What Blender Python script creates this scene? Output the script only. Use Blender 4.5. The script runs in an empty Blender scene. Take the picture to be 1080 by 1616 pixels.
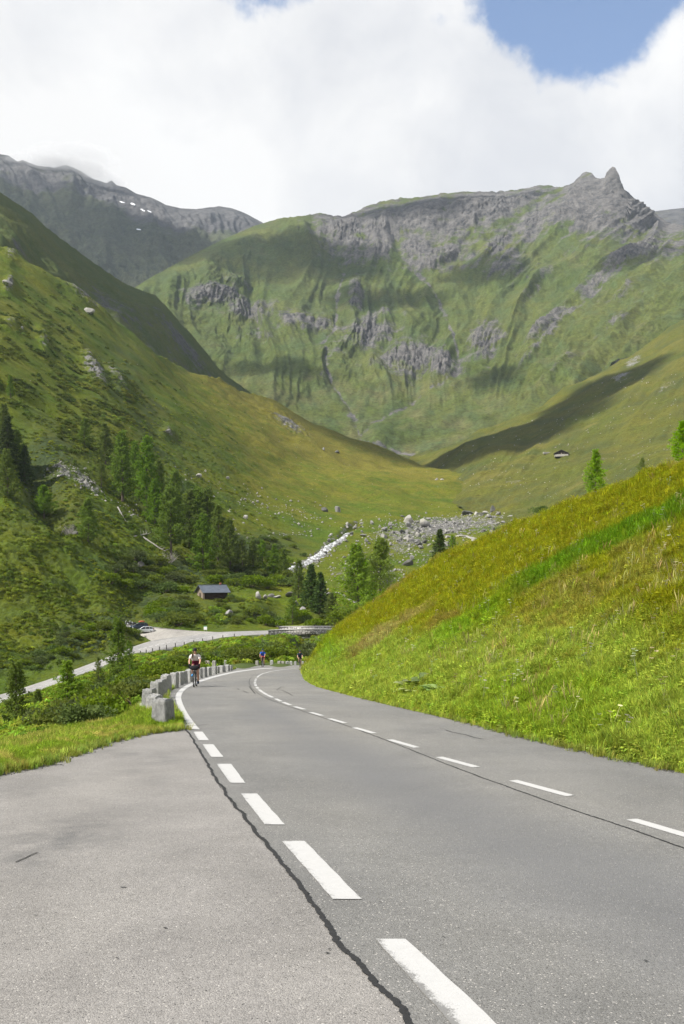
import bpy, bmesh, math, random
import numpy as np
from mathutils import Vector, Matrix, Euler

scene = bpy.context.scene
col = scene.collection
R = math.radians
random.seed(7)
rng = np.random.default_rng(11)

# ---------------------------------------------------------------- camera
F, CX, HY, EYE, GRADE = 1400.0, 540.0, 900.0, 1.65, 0.09      # focal length and horizon in photograph pixels; eye height; road grade
cam_d = bpy.data.cameras.new('camera')
cam = bpy.data.objects.new('camera', cam_d); col.objects.link(cam)
cam.location = (0, 0, EYE); cam.rotation_euler = (R(90), 0, 0)
cam_d.sensor_fit = 'AUTO'; cam_d.sensor_width = 36.0
cam_d.lens = 36.0 * F / 1616.0
cam_d.shift_y = (HY - 808.0) / 1616.0
cam_d.clip_start = 0.1; cam_d.clip_end = 60000
scene.camera = cam

# ---------------------------------------------------------------- sky and sun
SUN_EL, SUN_AZ = 48.0, -110.0          # azimuth from +Y, clockwise: the sun stands to the left
sv = Vector((math.sin(R(SUN_AZ)) * math.cos(R(SUN_EL)), math.cos(R(SUN_AZ)) * math.cos(R(SUN_EL)), math.sin(R(SUN_EL))))
sd = bpy.data.lights.new('sun', 'SUN'); sd.energy = 5.0; sd.angle = R(0.53); sd.color = (1.0, 0.955, 0.88)
sun = bpy.data.objects.new('sun', sd); col.objects.link(sun)
sun.rotation_euler = sv.to_track_quat('Z', 'Y').to_euler(); sun.location = (-200, 60, 300)

world = bpy.data.worlds.new('World'); scene.world = world; world.use_nodes = True
wn = world.node_tree; wn.nodes.clear(); wl = wn.links
def WN(t, **k):
    n = wn.nodes.new(t)
    for a, b in k.items(): setattr(n, a, b)
    return n
def wmath(op, a, b=None, c=None, clamp=False):
    n = WN('ShaderNodeMath', operation=op, use_clamp=clamp)
    for i, v in enumerate((a, b, c)):
        if v is None: continue
        if isinstance(v, (int, float)): n.inputs[i].default_value = v
        else: wl.new(v, n.inputs[i])
    return n.outputs[0]
sky = WN('ShaderNodeTexSky', sky_type='NISHITA')
sky.sun_disc = False; sky.sun_elevation = R(SUN_EL); sky.sun_rotation = R(SUN_AZ % 360)
sky.altitude = 1900; sky.air_density = 1.0; sky.dust_density = 0.6; sky.ozone_density = 1.0
tc = WN('ShaderNodeTexCoord')
def wnoise(scale, detail, rough, off=(0, 0, 0), dist=0.0, sc=(1, 1, 1)):
    mp = WN('ShaderNodeMapping'); wl.new(tc.outputs['Generated'], mp.inputs[0])
    mp.inputs['Location'].default_value = off; mp.inputs['Scale'].default_value = sc
    n = WN('ShaderNodeTexNoise'); wl.new(mp.outputs[0], n.inputs['Vector'])
    n.inputs['Scale'].default_value = scale; n.inputs['Detail'].default_value = detail
    n.inputs['Roughness'].default_value = rough; n.inputs['Distortion'].default_value = dist
    return n.outputs['Fac']
sep = WN('ShaderNodeSeparateXYZ'); wl.new(tc.outputs['Generated'], sep.inputs[0])
big = wmath('ADD', wmath('MULTIPLY', wnoise(2.6, 3, 0.5, (0.35, 0.1, 0.2), 0.2), 0.42), wmath('MULTIPLY', wnoise(11.0, 8, 0.62, (0.8, 2.1, 0.2), 0.1), 0.58))
# broken cumulus: solid banks low over the ridges, opening to blue with height and to the right
def wgap(px, py, rad):
    d = Vector(((px - CX) / F, 1, (HY - py) / F)).normalized()
    n = WN('ShaderNodeVectorMath', operation='DISTANCE'); wl.new(tc.outputs['Generated'], n.inputs[0]); n.inputs[1].default_value = d
    return wmath('SUBTRACT', 1.0, wmath('DIVIDE', n.outputs['Value'], rad), clamp=True)
gap = wmath('ADD', wmath('SUBTRACT', wmath('ADD', wmath('MULTIPLY', wgap(880, -55, 0.10), 0.8), wgap(1005, -30, 0.135)), wmath('MULTIPLY', wgap(1085, 70, 0.07), 0.55)), wmath('MULTIPLY', wgap(430, -100, 0.12), 0.42))
height = wmath('MULTIPLY', wmath('SUBTRACT', sep.outputs['Z'], 0.42), 0.55)
cov = wmath('SUBTRACT', wmath('SUBTRACT', wmath('ADD', big, 0.22), wmath('MULTIPLY', gap, 0.56)), wmath('MAXIMUM', height, 0.0))
mask = WN('ShaderNodeMapRange', interpolation_type='SMOOTHSTEP'); wl.new(cov, mask.inputs[0])
mask.inputs['From Min'].default_value = 0.425; mask.inputs['From Max'].default_value = 0.56
tone = WN('ShaderNodeMapRange'); wl.new(wmath('ADD', wmath('MULTIPLY', wnoise(2.6, 6, 0.56, (1.7, 3.1, 0.4), 0.35), 0.75), wmath('MULTIPLY', wnoise(9, 6, 0.6, (4.2, 0.1, 2.4), 0.5), 0.25)), tone.inputs[0])
tone.inputs['From Min'].default_value = 0.40; tone.inputs['From Max'].default_value = 0.57
cc = WN('ShaderNodeMix', data_type='RGBA'); wl.new(tone.outputs[0], cc.inputs['Factor'])
cc.inputs['A'].default_value = (0.76, 0.765, 0.79, 1); cc.inputs['B'].default_value = (1.0, 0.985, 0.965, 1)
bs = WN('ShaderNodeBackground'); wl.new(sky.outputs[0], bs.inputs[0]); bs.inputs[1].default_value = 0.13
bc = WN('ShaderNodeBackground'); wl.new(cc.outputs['Result'], bc.inputs[0]); bc.inputs[1].default_value = 0.59
mx = WN('ShaderNodeMixShader'); wl.new(mask.outputs[0], mx.inputs[0]); wl.new(bs.outputs[0], mx.inputs[1]); wl.new(bc.outputs[0], mx.inputs[2])
wo = WN('ShaderNodeOutputWorld'); wl.new(mx.outputs[0], wo.inputs[0])

vs = scene.view_settings
vs.view_transform = 'Standard'; vs.look = 'None'; vs.gamma = 1.0; vs.exposure = 0.8; vs.use_curve_mapping = False
scene.cycles.use_denoising = True
scene.cycles.max_bounces = 4; scene.cycles.diffuse_bounces = 2; scene.cycles.glossy_bounces = 2; scene.cycles.transmission_bounces = 3
scene.cycles.transparent_max_bounces = 6; scene.cycles.volume_bounces = 0
scene.cycles.use_adaptive_sampling = True; scene.cycles.adaptive_threshold = 0.02

# ---------------------------------------------------------------- helpers
def W(px, y, z):
    """photograph pixel at a given distance -> a point of the place"""
    px, y, z = np.broadcast_arrays(np.asarray(px, float), np.asarray(y, float), np.asarray(z, float))
    return np.stack([(px - CX) / F * z, z, EYE + (HY - y) / F * z], -1)
VY = HY + F * GRADE
def on_road(px, y, lift=0.0):
    z = F * (EYE - 0.0) / (np.asarray(y, float) - VY)
    p = W(px, y, z); p[..., 2] += lift
    return p

def _h(ix, iy, seed):
    h = (ix.astype(np.int64) * 374761393 + iy.astype(np.int64) * 668265263 + seed * 1274126177) & 0xFFFFFFFF
    h = ((h ^ (h >> 13)) * 1274126177) & 0xFFFFFFFF
    h = ((h ^ (h >> 16)) * 2246822519) & 0xFFFFFFFF
    return (h ^ (h >> 15)) & 0xFFFFFFFF
def perlin(x, y, seed=0):
    x, y = np.broadcast_arrays(np.asarray(x, float), np.asarray(y, float))
    xi, yi = np.floor(x), np.floor(y); xf, yf = x - xi, y - yi
    u = xf * xf * xf * (xf * (xf * 6 - 15) + 10); v = yf * yf * yf * (yf * (yf * 6 - 15) + 10)
    def g(a, b):
        an = _h(xi + a, yi + b, seed) * (2 * np.pi / 4294967296.0)
        return np.cos(an) * (xf - a) + np.sin(an) * (yf - b)
    n0 = g(0, 0) * (1 - u) + g(1, 0) * u; n1 = g(0, 1) * (1 - u) + g(1, 1) * u
    return (n0 * (1 - v) + n1 * v) * 1.5
def fbm(x, y, octv=5, seed=0, gain=0.5, ridged=False):
    a, s, t = 1.0, 0.0, 0.0
    x = np.asarray(x, float); y = np.asarray(y, float)
    for o in range(octv):
        n = perlin(x, y, seed + o * 17)
        if ridged: n = 1 - 2 * np.abs(n)
        s = s + a * n; t += a; a *= gain; x = x * 2.03 + 3.1; y = y * 2.03 - 1.7
    return s / t
def sstep(a, b, x):
    t = np.clip((np.asarray(x, float) - a) / (b - a), 0, 1); return t * t * (3 - 2 * t)
def line_fn(pts):
    xs, ys = zip(*pts); return lambda x: np.interp(x, xs, ys)
def smooth_line(pts, k=14):
    xs, ys = zip(*pts); gx = np.arange(xs[0] - 60, xs[-1] + 60, 2.0); gy = np.interp(gx, xs, ys)
    ker = np.hanning(k * 2 + 1); ker /= ker.sum(); gy2 = np.convolve(np.pad(gy, k, mode='edge'), ker, 'valid')
    return lambda x: np.interp(x, gx, gy2)
def seg_dist(px, y, poly):
    """distance in photograph pixels from points to a polyline"""
    d = np.full(np.shape(px), 1e9)
    for (ax, ay), (bx, by) in zip(poly[:-1], poly[1:]):
        vx, vy = bx - ax, by - ay; L = vx * vx + vy * vy + 1e-9
        t = np.clip(((px - ax) * vx + (y - ay) * vy) / L, 0, 1)
        d = np.minimum(d, np.hypot(px - ax - t * vx, y - ay - t * vy))
    return d
def in_poly(px, y, poly):
    c = np.zeros(np.shape(px), bool); n = len(poly); j = n - 1
    for i in range(n):
        xi, yi = poly[i]; xj, yj = poly[j]
        c ^= ((yi > y) != (yj > y)) & (px < (xj - xi) * (y - yi) / (yj - yi + 1e-12) + xi); j = i
    return c
def blobs(px, y, lst):
    """soft ellipses: (px, y, rx, ry, angle, weight)"""
    s = np.zeros(np.shape(px))
    for bx, by, rx, ry, an, w in lst:
        c, q = math.cos(R(an)), math.sin(R(an)); dx, dy = px - bx, y - by
        s = np.maximum(s, w * np.exp(-(((dx * c + dy * q) / rx) ** 2 + ((-dx * q + dy * c) / ry) ** 2)))
    return s

class Field:
    """smooth distance field through control points (px, y, distance); mode 'log' or 'inv'"""
    def __init__(self, cps, mode='log', c=0.35, lam=1e-4):
        a = np.array(cps, float); self.p = a[:, :2] / 100; self.c = c; self.mode = mode
        v = np.log(a[:, 2]) if mode == 'log' else 1 / a[:, 2]
        n = len(a); K = -np.sqrt(((self.p[:, None] - self.p[None]) ** 2).sum(-1) + c * c) - lam * np.eye(n)
        P = np.c_[np.ones(n), self.p]
        M = np.zeros((n + 3, n + 3)); M[:n, :n] = K; M[:n, n:] = P; M[n:, :n] = P.T
        s = np.linalg.solve(M, np.r_[v, 0, 0, 0]); self.w, self.b = s[:n], s[n:]
    def __call__(self, px, y):
        px, y = np.broadcast_arrays(np.asarray(px, float), np.asarray(y, float)); sh = px.shape
        q = np.c_[px.ravel(), y.ravel()] / 100; out = np.empty(len(q))
        for i in range(0, len(q), 40000):
            s = q[i:i + 40000].astype(np.float32); pp = self.p.astype(np.float32)
            dx = s[:, :1] - pp[None, :, 0]; dx *= dx; dy = s[:, 1:] - pp[None, :, 1]; dy *= dy; dx += dy; dx += self.c ** 2
            np.sqrt(dx, out=dx)
            out[i:i + 40000] = -(dx.astype(float) @ self.w) + self.b[0] + q[i:i + 40000] @ self.b[1:]
        out = np.exp(out) if self.mode == 'log' else 1 / np.maximum(out, 1 / 4000)
        return out.reshape(sh)

def link(o, parent=None):
    col.objects.link(o)
    if parent is not None: o.parent = parent
    return o
def tag(o, label=None, cat=None, group=None, kind=None):
    for k, v in (('label', label), ('category', cat), ('group', group), ('kind', kind)):
        if v: o[k] = v
    return o
def mesh_np(name, V, Fq, mats=(), smooth=True, attrs=None):
    me = bpy.data.meshes.new(name)
    V = np.asarray(V, np.float32).reshape(-1, 3); Fq = np.asarray(Fq, np.int32)
    n = Fq.shape[1]
    me.vertices.add(len(V)); me.vertices.foreach_set('co', V.ravel())
    me.loops.add(Fq.size); me.loops.foreach_set('vertex_index', Fq.ravel())
    me.polygons.add(len(Fq)); me.polygons.foreach_set('loop_start', np.arange(0, Fq.size, n, dtype=np.int32))
    if smooth: me.polygons.foreach_set('use_smooth', np.ones(len(Fq), bool))
    for k, a in (attrs or {}).items():
        at = me.attributes.new(k, 'FLOAT', 'POINT'); at.data.foreach_set('value', np.asarray(a, np.float32).ravel())
    me.update(calc_edges=True)
    for m in mats: me.materials.append(m)
    return me
def grid_faces(nr, nc):
    i = np.arange(nr * nc).reshape(nr, nc)
    return np.stack([i[:-1, :-1], i[:-1, 1:], i[1:, 1:], i[1:, :-1]], -1).reshape(-1, 4)
def obj(name, me, parent=None, kind=None):
    o = link(bpy.data.objects.new(name, me), parent)
    if kind: o['kind'] = kind
    return o
def empty(name, loc=(0, 0, 0), rz=0.0):
    o = bpy.data.objects.new(name, None); o.empty_display_size = 0.2
    o.location = loc; o.rotation_euler = (0, 0, rz); return link(o)
def bm_obj(name, bm, mat, parent=None, smooth=False, kind=None):
    me = bpy.data.meshes.new(name); bm.normal_update(); bm.to_mesh(me); bm.free()
    for m in (mat if isinstance(mat, (list, tuple)) else [mat]): me.materials.append(m)
    if smooth: me.polygons.foreach_set('use_smooth', np.ones(len(me.polygons), bool))
    return obj(name, me, parent, kind)
def copy_tree(o, parent=None):
    c = o.copy(); col.objects.link(c)
    if parent is not None: c.parent = parent
    for ch in list(o.children): copy_tree(ch, c)
    return c

# ---------------------------------------------------------------- materials
class NT:
    def __init__(self, name):
        self.m = bpy.data.materials.new(name); self.m.use_nodes = True
        self.t = self.m.node_tree; self.t.nodes.clear()
        self.out = self.t.nodes.new('ShaderNodeOutputMaterial')
        self.p = self.t.nodes.new('ShaderNodeBsdfPrincipled'); self.t.links.new(self.p.outputs[0], self.out.inputs[0])
        self.p.inputs['Roughness'].default_value = 0.85; self.p.inputs['Specular IOR Level'].default_value = 0.25
        self.co = None
    def n(self, t, **k):
        x = self.t.nodes.new(t)
        for a, b in k.items(): setattr(x, a, b)
        return x
    def put(self, sock, v):
        if isinstance(v, (int, float)): sock.default_value = v
        elif isinstance(v, (tuple, list)): sock.default_value = tuple(v) + ((1,) if len(v) == 3 and sock.type == 'RGBA' else ())
        else: self.t.links.new(v, sock)
    def pos(self):
        if self.co is None: self.co = self.n('ShaderNodeNewGeometry').outputs['Position']
        return self.co
    def objco(self): return self.n('ShaderNodeTexCoord').outputs['Object']
    def noise(self, scale, detail=4, rough=0.55, vec=None, dist=0.0, sc=None, out='Fac'):
        x = self.n('ShaderNodeTexNoise'); v = vec if vec is not None else self.pos()
        if sc:
            mp = self.n('ShaderNodeMapping'); self.t.links.new(v, mp.inputs[0]); mp.inputs['Scale'].default_value = sc; v = mp.outputs[0]
        self.t.links.new(v, x.inputs['Vector']); self.put(x.inputs['Scale'], scale); x.inputs['Detail'].default_value = detail
        x.inputs['Roughness'].default_value = rough; x.inputs['Distortion'].default_value = dist
        return x.outputs[out]
    def vor(self, scale, feature='F1', vec=None, out='Distance', rnd=1.0):
        x = self.n('ShaderNodeTexVoronoi', feature=feature); self.t.links.new(vec if vec is not None else self.pos(), x.inputs['Vector'])
        x.inputs['Scale'].default_value = scale; x.inputs['Randomness'].default_value = rnd
        return x.outputs[out]
    def attr(self, name, typ='GEOMETRY', out='Fac'):
        x = self.n('ShaderNodeAttribute', attribute_name=name, attribute_type=typ); return x.outputs[out]
    def rng(self, v, a, b, c=0.0, d=1.0, smooth=False):
        x = self.n('ShaderNodeMapRange', interpolation_type='SMOOTHSTEP' if smooth else 'LINEAR'); self.put(x.inputs[0], v)
        for i, q in zip((1, 2, 3, 4), (a, b, c, d)): self.put(x.inputs[i], q)
        return x.outputs[0]
    def math(self, op, a, b=None, clamp=False):
        x = self.n('ShaderNodeMath', operation=op, use_clamp=clamp); self.put(x.inputs[0], a)
        if b is not None: self.put(x.inputs[1], b)
        return x.outputs[0]
    def mix(self, f, a, b, blend='MIX'):
        x = self.n('ShaderNodeMix', data_type='RGBA', blend_type=blend); self.put(x.inputs['Factor'], f)
        self.put(x.inputs['A'], a); self.put(x.inputs['B'], b); return x.outputs['Result']
    def hsv(self, c, h=0.5, s=1.0, v=1.0):
        x = self.n('ShaderNodeHueSaturation'); self.put(x.inputs['Hue'], h); self.put(x.inputs['Saturation'], s); self.put(x.inputs['Value'], v)
        self.put(x.inputs['Color'], c); return x.outputs[0]
    def bump(self, h, strength=0.5, dist=0.1, chain=None):
        x = self.n('ShaderNodeBump'); x.inputs['Strength'].default_value = strength; x.inputs['Distance'].default_value = dist
        self.put(x.inputs['Height'], h)
        if chain is not None: self.t.links.new(chain, x.inputs['Normal'])
        return x.outputs[0]
    def done(self, color, rough=None, normal=None, spec=None, metal=None):
        self.put(self.p.inputs['Base Color'], color)
        if rough is not None: self.put(self.p.inputs['Roughness'], rough)
        if spec is not None: self.p.inputs['Specular IOR Level'].default_value = spec
        if metal is not None: self.p.inputs['Metallic'].default_value = metal
        if normal is not None: self.t.links.new(normal, self.p.inputs['Normal'])
        return self.m
def plain(name, c, rough=0.6, spec=0.3, metal=0.0, var=0.12, scale=8.0):
    t = NT(name); nz = t.noise(scale, 3, 0.5, vec=t.objco())
    return t.done(t.mix(t.rng(nz, 0.3, 0.7), [x * (1 - var) for x in c], [min(1, x * (1 + var)) for x in c]), rough, None, spec, metal)
# ================================================================ SETTING: the terrain
# ---- ridge lines and road edges, as seen in the photograph
ROAD_L = [(-300, 1285), (-100, 1243), (0, 1219), (60, 1208), (100, 1194), (165, 1173), (210, 1161), (255, 1155), (290, 1150.5),
          (284, 1140), (273, 1120), (266, 1105), (268, 1093), (280, 1083), (296, 1076), (320, 1068.5), (350, 1061), (372, 1056.3)]
ROAD_FAR = [(372, 1051.5), (420, 1050), (470, 1049.6), (530, 1049.3)]
ROAD_R = [(530, 1062), (482, 1058), (479, 1063), (481, 1071), (490, 1077), (500, 1082), (560, 1098), (640, 1117), (740, 1140), (830, 1164), (950, 1190),
          (1080, 1218), (1250, 1256), (1500, 1312)]
ROAD_POLY = ROAD_L + ROAD_FAR + ROAD_R + [(2600, 1900), (-1400, 1900)]
low_near = smooth_line([(-300, 1222), (-100, 1150), (0, 1114), (42, 1099), (83, 1083), (117, 1070), (147, 1059), (178, 1047), (217, 1034), (267, 1022), (300, 1017), (333, 1010), (367, 1005.5), (400, 1002), (440, 999.5), (480, 998.5), (600, 998)], 8)
low_far = smooth_line([(-300, 1190), (-100, 1127), (0, 1096), (17, 1092), (78, 1072), (117, 1057), (167, 1038), (217, 1018), (239, 1011), (267, 1006.5), (300, 1003), (340, 997.5), (380, 996), (417, 995), (447, 994.5), (533, 994), (600, 993.5)], 8)
def low_mid(px): return 0.5 * (low_near(px) + low_far(px))
PARK = [(196, 984.6), (203, 985.4), (222, 987), (242, 989), (270, 992), (300, 995), (345, 997.3), (345, 999), (300, 1004.5), (262, 1008.5), (244, 1010.5), (232, 1004), (220, 999), (203, 990), (196, 987.5)]

# near embankment: from the verge of the upper road down to the lower road
cpE = [(x, y, F * EYE / (y - VY)) for x, y in ((-300, 1285), (-100, 1243), (0, 1219), (100, 1194), (210, 1161), (290, 1150), (273, 1120), (266, 1105), (280, 1083), (320, 1068), (372, 1056), (300, 1110), (330, 1140), (330, 1090), (450, 1054), (420, 1062), (520, 1056))]
cpE += [(420, 1049, 101), (480, 1048, 105), (530, 1047, 108), (-300, 1262, 14), (-300, 1255, 30), (-300, 1240, 75), (-300, 1206, 120), (0, 1196, 15.5), (0, 1176, 28), (0, 1155, 58), (0, 1128, 105),
        (100, 1176, 17.5), (100, 1153, 33), (100, 1130, 60), (100, 1098, 112), (200, 1148, 21.5), (200, 1128, 38), (200, 1100, 72), (200, 1066, 120),
        (240, 1138, 21), (222, 1118, 26), (232, 1100, 36), (250, 1082, 50), (272, 1064, 75), (310, 1052, 98), (300, 1040, 128), (350, 1046, 115), (350, 1030, 145), (430, 1040, 122), (430, 1018, 160), (500, 1033, 130), (500, 1010, 175)]
for px_, zz in ((-300, 112), (-100, 138), (0, 151), (60, 160), (117, 168), (170, 177), (217, 186), (300, 194.5), (350, 200), (400, 204), (450, 208), (533, 214), (600, 219)):
    cpE.append((px_, float(low_mid(px_)), zz))
fieldE = Field(cpE, 'inv', 0.25)

cpV = []
for px_, zn, zf in ((-300, 108, 116), (-100, 134, 142), (0, 146, 156), (60, 155, 165), (117, 163, 173), (170, 172, 182), (217, 181, 191), (267, 187, 196), (300, 190, 199), (350, 196, 204), (400, 201, 208), (450, 205, 211), (533, 211, 217), (600, 216, 222)):
    cpV += [(px_, float(low_near(px_)), zn), (px_, float(low_far(px_)), zf)]
cpV += [(-300, 1100, 150), (-300, 1000, 185), (-300, 800, 235), (-300, 600, 300), (-300, 400, 400), (-300, 250, 540),
        (0, 1050, 172), (0, 1000, 192), (0, 900, 213), (0, 800, 245), (0, 700, 290), (0, 600, 352), (0, 500, 450), (0, 395, 610),
        (100, 1030, 186), (100, 950, 212), (100, 850, 240), (100, 750, 290), (100, 650, 370), (100, 550, 480), (100, 450, 650),
        (190, 1000, 199), (205, 986, 213), (200, 930, 236), (200, 880, 255), (200, 800, 300), (200, 700, 385), (200, 600, 510), (200, 522, 680),
        (250, 989, 209), (300, 975, 216), (300, 942, 238), (300, 900, 268), (300, 850, 305), (300, 780, 365), (300, 700, 480), (300, 620, 650), (300, 575, 790),
        (400, 985, 216), (400, 945, 243), (400, 900, 290), (400, 850, 350), (400, 800, 415), (400, 720, 560), (400, 660, 730), (400, 625, 880),
        (500, 980, 224), (500, 945, 250), (500, 900, 310), (500, 860, 375), (500, 830, 425), (500, 770, 540), (500, 710, 740), (500, 668, 930),
        (560, 950, 262), (600, 930, 290), (600, 880, 360), (600, 840, 430), (600, 800, 510), (600, 750, 670), (600, 708, 900),
        (700, 900, 330), (700, 860, 400), (700, 820, 475), (700, 785, 570), (700, 750, 720), (700, 738, 800),
        (800, 850, 410), (800, 820, 475), (800, 790, 560), (800, 775, 640), (900, 830, 440), (900, 800, 520), (900, 780, 600)]
fieldV = Field(cpV, 'log', 0.35)
ridgeA = smooth_line([(-420, 165), (-300, 230), (-100, 345), (0, 396), (50, 424), (100, 452), (150, 492), (175, 512), (250, 556), (330, 602), (420, 634), (480, 662), (540, 688), (600, 708), (650, 726), (700, 740), (760, 762), (800, 776), (900, 785)], 9)
botV = line_fn([(-420, 1260), (-300, 1206), (0, 1105), (117, 1064), (217, 1026), (300, 1010), (400, 999), (450, 997), (533, 1004), (560, 990), (600, 960), (650, 925), (700, 890), (760, 860), (800, 845), (900, 815)])
# shapes of the road bed in the valley
def valley_bed(px, y):
    n, f = low_near(px), low_far(px)
    ins = sstep(-3.0, 0.5, n - y) * sstep(-3.0, 0.5, y - f) * sstep(-420, -300, px + 1) * (px < 610)
    d = seg_dist(px, y, PARK + PARK[:1]); ins2 = np.where(in_poly(px, y, PARK), 1.0, sstep(3.0, 0.5, d))
    return np.maximum(ins, ins2)
def calm(px, y):
    """1 far from roads and the hut, 0 on them"""
    n, f = low_near(px), low_far(px)
    d = np.maximum(np.maximum(y - n, f - y), 0)
    d2 = np.where(in_poly(px, y, PARK), 0, seg_dist(px, y, PARK + PARK[:1]))
    d3 = np.hypot(px - 332, (y - 944) * 2.0) - 18
    d4 = seg_dist(px, y, STREAM) * 1.2
    return sstep(0, 12, np.minimum(np.minimum(d, d2), np.minimum(d3, d4)))
STREAM = [(566, 829), (550, 840), (536, 852), (521, 859), (507, 872), (488, 884), (468, 892), (452, 903)]
def rock_pts_A(px, y):
    return blobs(px, y, [(455, 672, 42, 10, 32, 1.0), (150, 590, 14, 44, -25, 1.0), (185, 600, 10, 30, -35, 0.8), (60, 410, 60, 12, 38, 0.8), (130, 478, 50, 10, 40, 0.9), (25, 395, 18, 30, 20, 0.9),
                         (15, 455, 9, 10, 0, 1), (70, 545, 9, 26, -10, 0.7), (265, 690, 14, 8, 20, 0.6), (780, 770, 40, 6, 5, 0.5), (20, 520, 16, 14, 0, 0.6)])
TALUS = [(100, 740, 24, 9, 34, 1.0), (130, 758, 22, 10, 36, 1.1), (152, 775, 14, 8, 40, 0.9), (700, 832, 90, 20, -6, 1.3), (640, 855, 60, 30, 0, 1.0), (770, 830, 55, 14, -8, 1.0), (560, 895, 45, 24, -30, 0.8), (600, 915, 50, 24, 0, 0.7), (690, 880, 50, 16, -20, 0.7), (505, 880, 50, 9, -38, 0.9), (450, 843, 60, 3, -3, 0.6),
         (400, 795, 60, 22, 25, 0.25), (470, 815, 60, 20, 15, 0.3), (300, 755, 20, 10, 30, 0.35), (210, 810, 24, 9, 35, 0.5)]
def disp_V(px, y, X, Y):
    cal = calm(px, y); far = sstep(230, 700, Y)
    fl = X * 0.55 + Y * 0.15                                       # along the contour / across the fall line
    big = fbm(X / 75 + 4, Y / 95, 4, 3) * (1.5 + 8.0 * far)
    groove = fbm((Y - 0.4 * X) / 26, (X + 0.4 * Y) / 110, 4, 21, 0.55, True) * (0.5 + 2.6 * far) * sstep(560, 380, px)
    tus = fbm(X / 6.0, Y / 3.6, 4, 8, 0.6) * (1.15 + 0.5 * far) + fbm(X / 1.9, Y / 1.5, 2, 15) * 0.35
    left = sstep(460, 250, px) * sstep(640, 760, y)
    dz = big + groove + tus * (0.35 + 1.0 * left)
    rk = rock_pts_A(px, y)
    dz = dz + rk * (fbm(X / 9, Y / 9, 4, 31, 0.6, True) * 5.0 + 2.0)
    tl = blobs(px, y, TALUS)
    dz = dz + tl * fbm(X / 3.0, Y / 3.0, 3, 41, 0.6, True) * 1.0
    # the incised torrent gully and hollows on the left slope
    dz = dz - 9.0 * np.exp(-(seg_dist(px, y, [(-40, 640), (20, 690), (50, 735), (75, 790), (95, 830)]) / 30) ** 2) * sstep(860, 800, y)
    dz = dz + 2.0 * np.exp(-(seg_dist(px, y, [(-60, 640), (-20, 690), (20, 740), (50, 790), (75, 840)]) / 15) ** 2)
    dz = dz - 2.2 * np.exp(-(seg_dist(px, y, [(60, 870), (110, 910), (140, 945)]) / 9) ** 2)
    dz = dz - 3.0 * np.exp(-(seg_dist(px, y, [(0, 600), (70, 640), (150, 700)]) / 6) ** 2)
    # knoll beside the lower road
    dz = dz + 2.6 * blobs(px, y, [(150, 1015, 60, 16, -24, 1.0), (430, 955, 70, 12, 0, 0.6)])
    dz = dz * cal * sstep(0, 10, low_mid(px) - y + 2)
    return dz - 0.45 * valley_bed(px, y) - 0.9 * sstep(9, 2, seg_dist(px, y, STREAM))
def disp_E(px, y, X, Y):
    inn = in_poly(px, y, ROAD_POLY)
    d = seg_dist(px, y, ROAD_L + ROAD_FAR)
    bed = np.maximum(np.where(inn, 1.0, 0.0), 0) * 1.0
    dz = (fbm(X / 0.9, Y / 0.9, 3, 5) * 0.06 + fbm(X / 5, Y / 5, 3, 6) * 0.35 * sstep(20, 50, Y)) * sstep(2, 20, d) * np.where(inn, 0, 1)
    dz = dz + np.where(inn, -0.03 - 0.05 * sstep(0, 3, d), 0.015 * sstep(0, 2, d))
    n = low_near(px)
    dz = dz - 5.0 * blobs(px, y, [(477, 1011, 17, 9, 10, 1.0)])
    return dz * np.where(y < n + 12, sstep(0, 12, y - n), 1) - 0.45 * sstep(2.5, -0.5, y - n) * (px < 610)

def layer(name, field, px0, px1, top, bot, du, dv, disp, masks, mat, back=(0.03, 0.06), nback=4, pw=1.0):
    nc = int((px1 - px0) / du) + 1; px = np.linspace(px0, px1, nc)
    t_, b_ = top(px), bot(px); nr = int((b_ - t_).max() / dv) + 1
    t = np.linspace(0, 1, nr)[:, None] ** pw
    y = b_[None] + (t_ - b_)[None] * t; PX = np.broadcast_to(px[None], y.shape)
    z = field(PX, y); P = W(PX, y, z)
    d = disp(PX, y, P[..., 0], P[..., 1])
    P[..., 2] += d
    att = {k: f(PX, y, P[..., 0], P[..., 1]) for k, f in masks.items()}
    # the far side of the ridge falls away out of sight
    rows = [P]; last = P[-1]
    for k in range(1, nback + 1):
        q = last.copy(); s = 1 + back[0] * k
        q[:, 0] *= s; q[:, 1] *= s; q[:, 2] = last[:, 2] - back[1] * k * k * last[:, 1] * 0.5
        rows.append(q[None])
        for m in att: att[m] = np.concatenate([att[m], att[m][-1:]], 0)
    P = np.concatenate(rows, 0)
    me = mesh_np(name, P, grid_faces(P.shape[0], P.shape[1])[:, ::1], [mat], True, att)
    return obj(name, me, None, 'structure')

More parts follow.
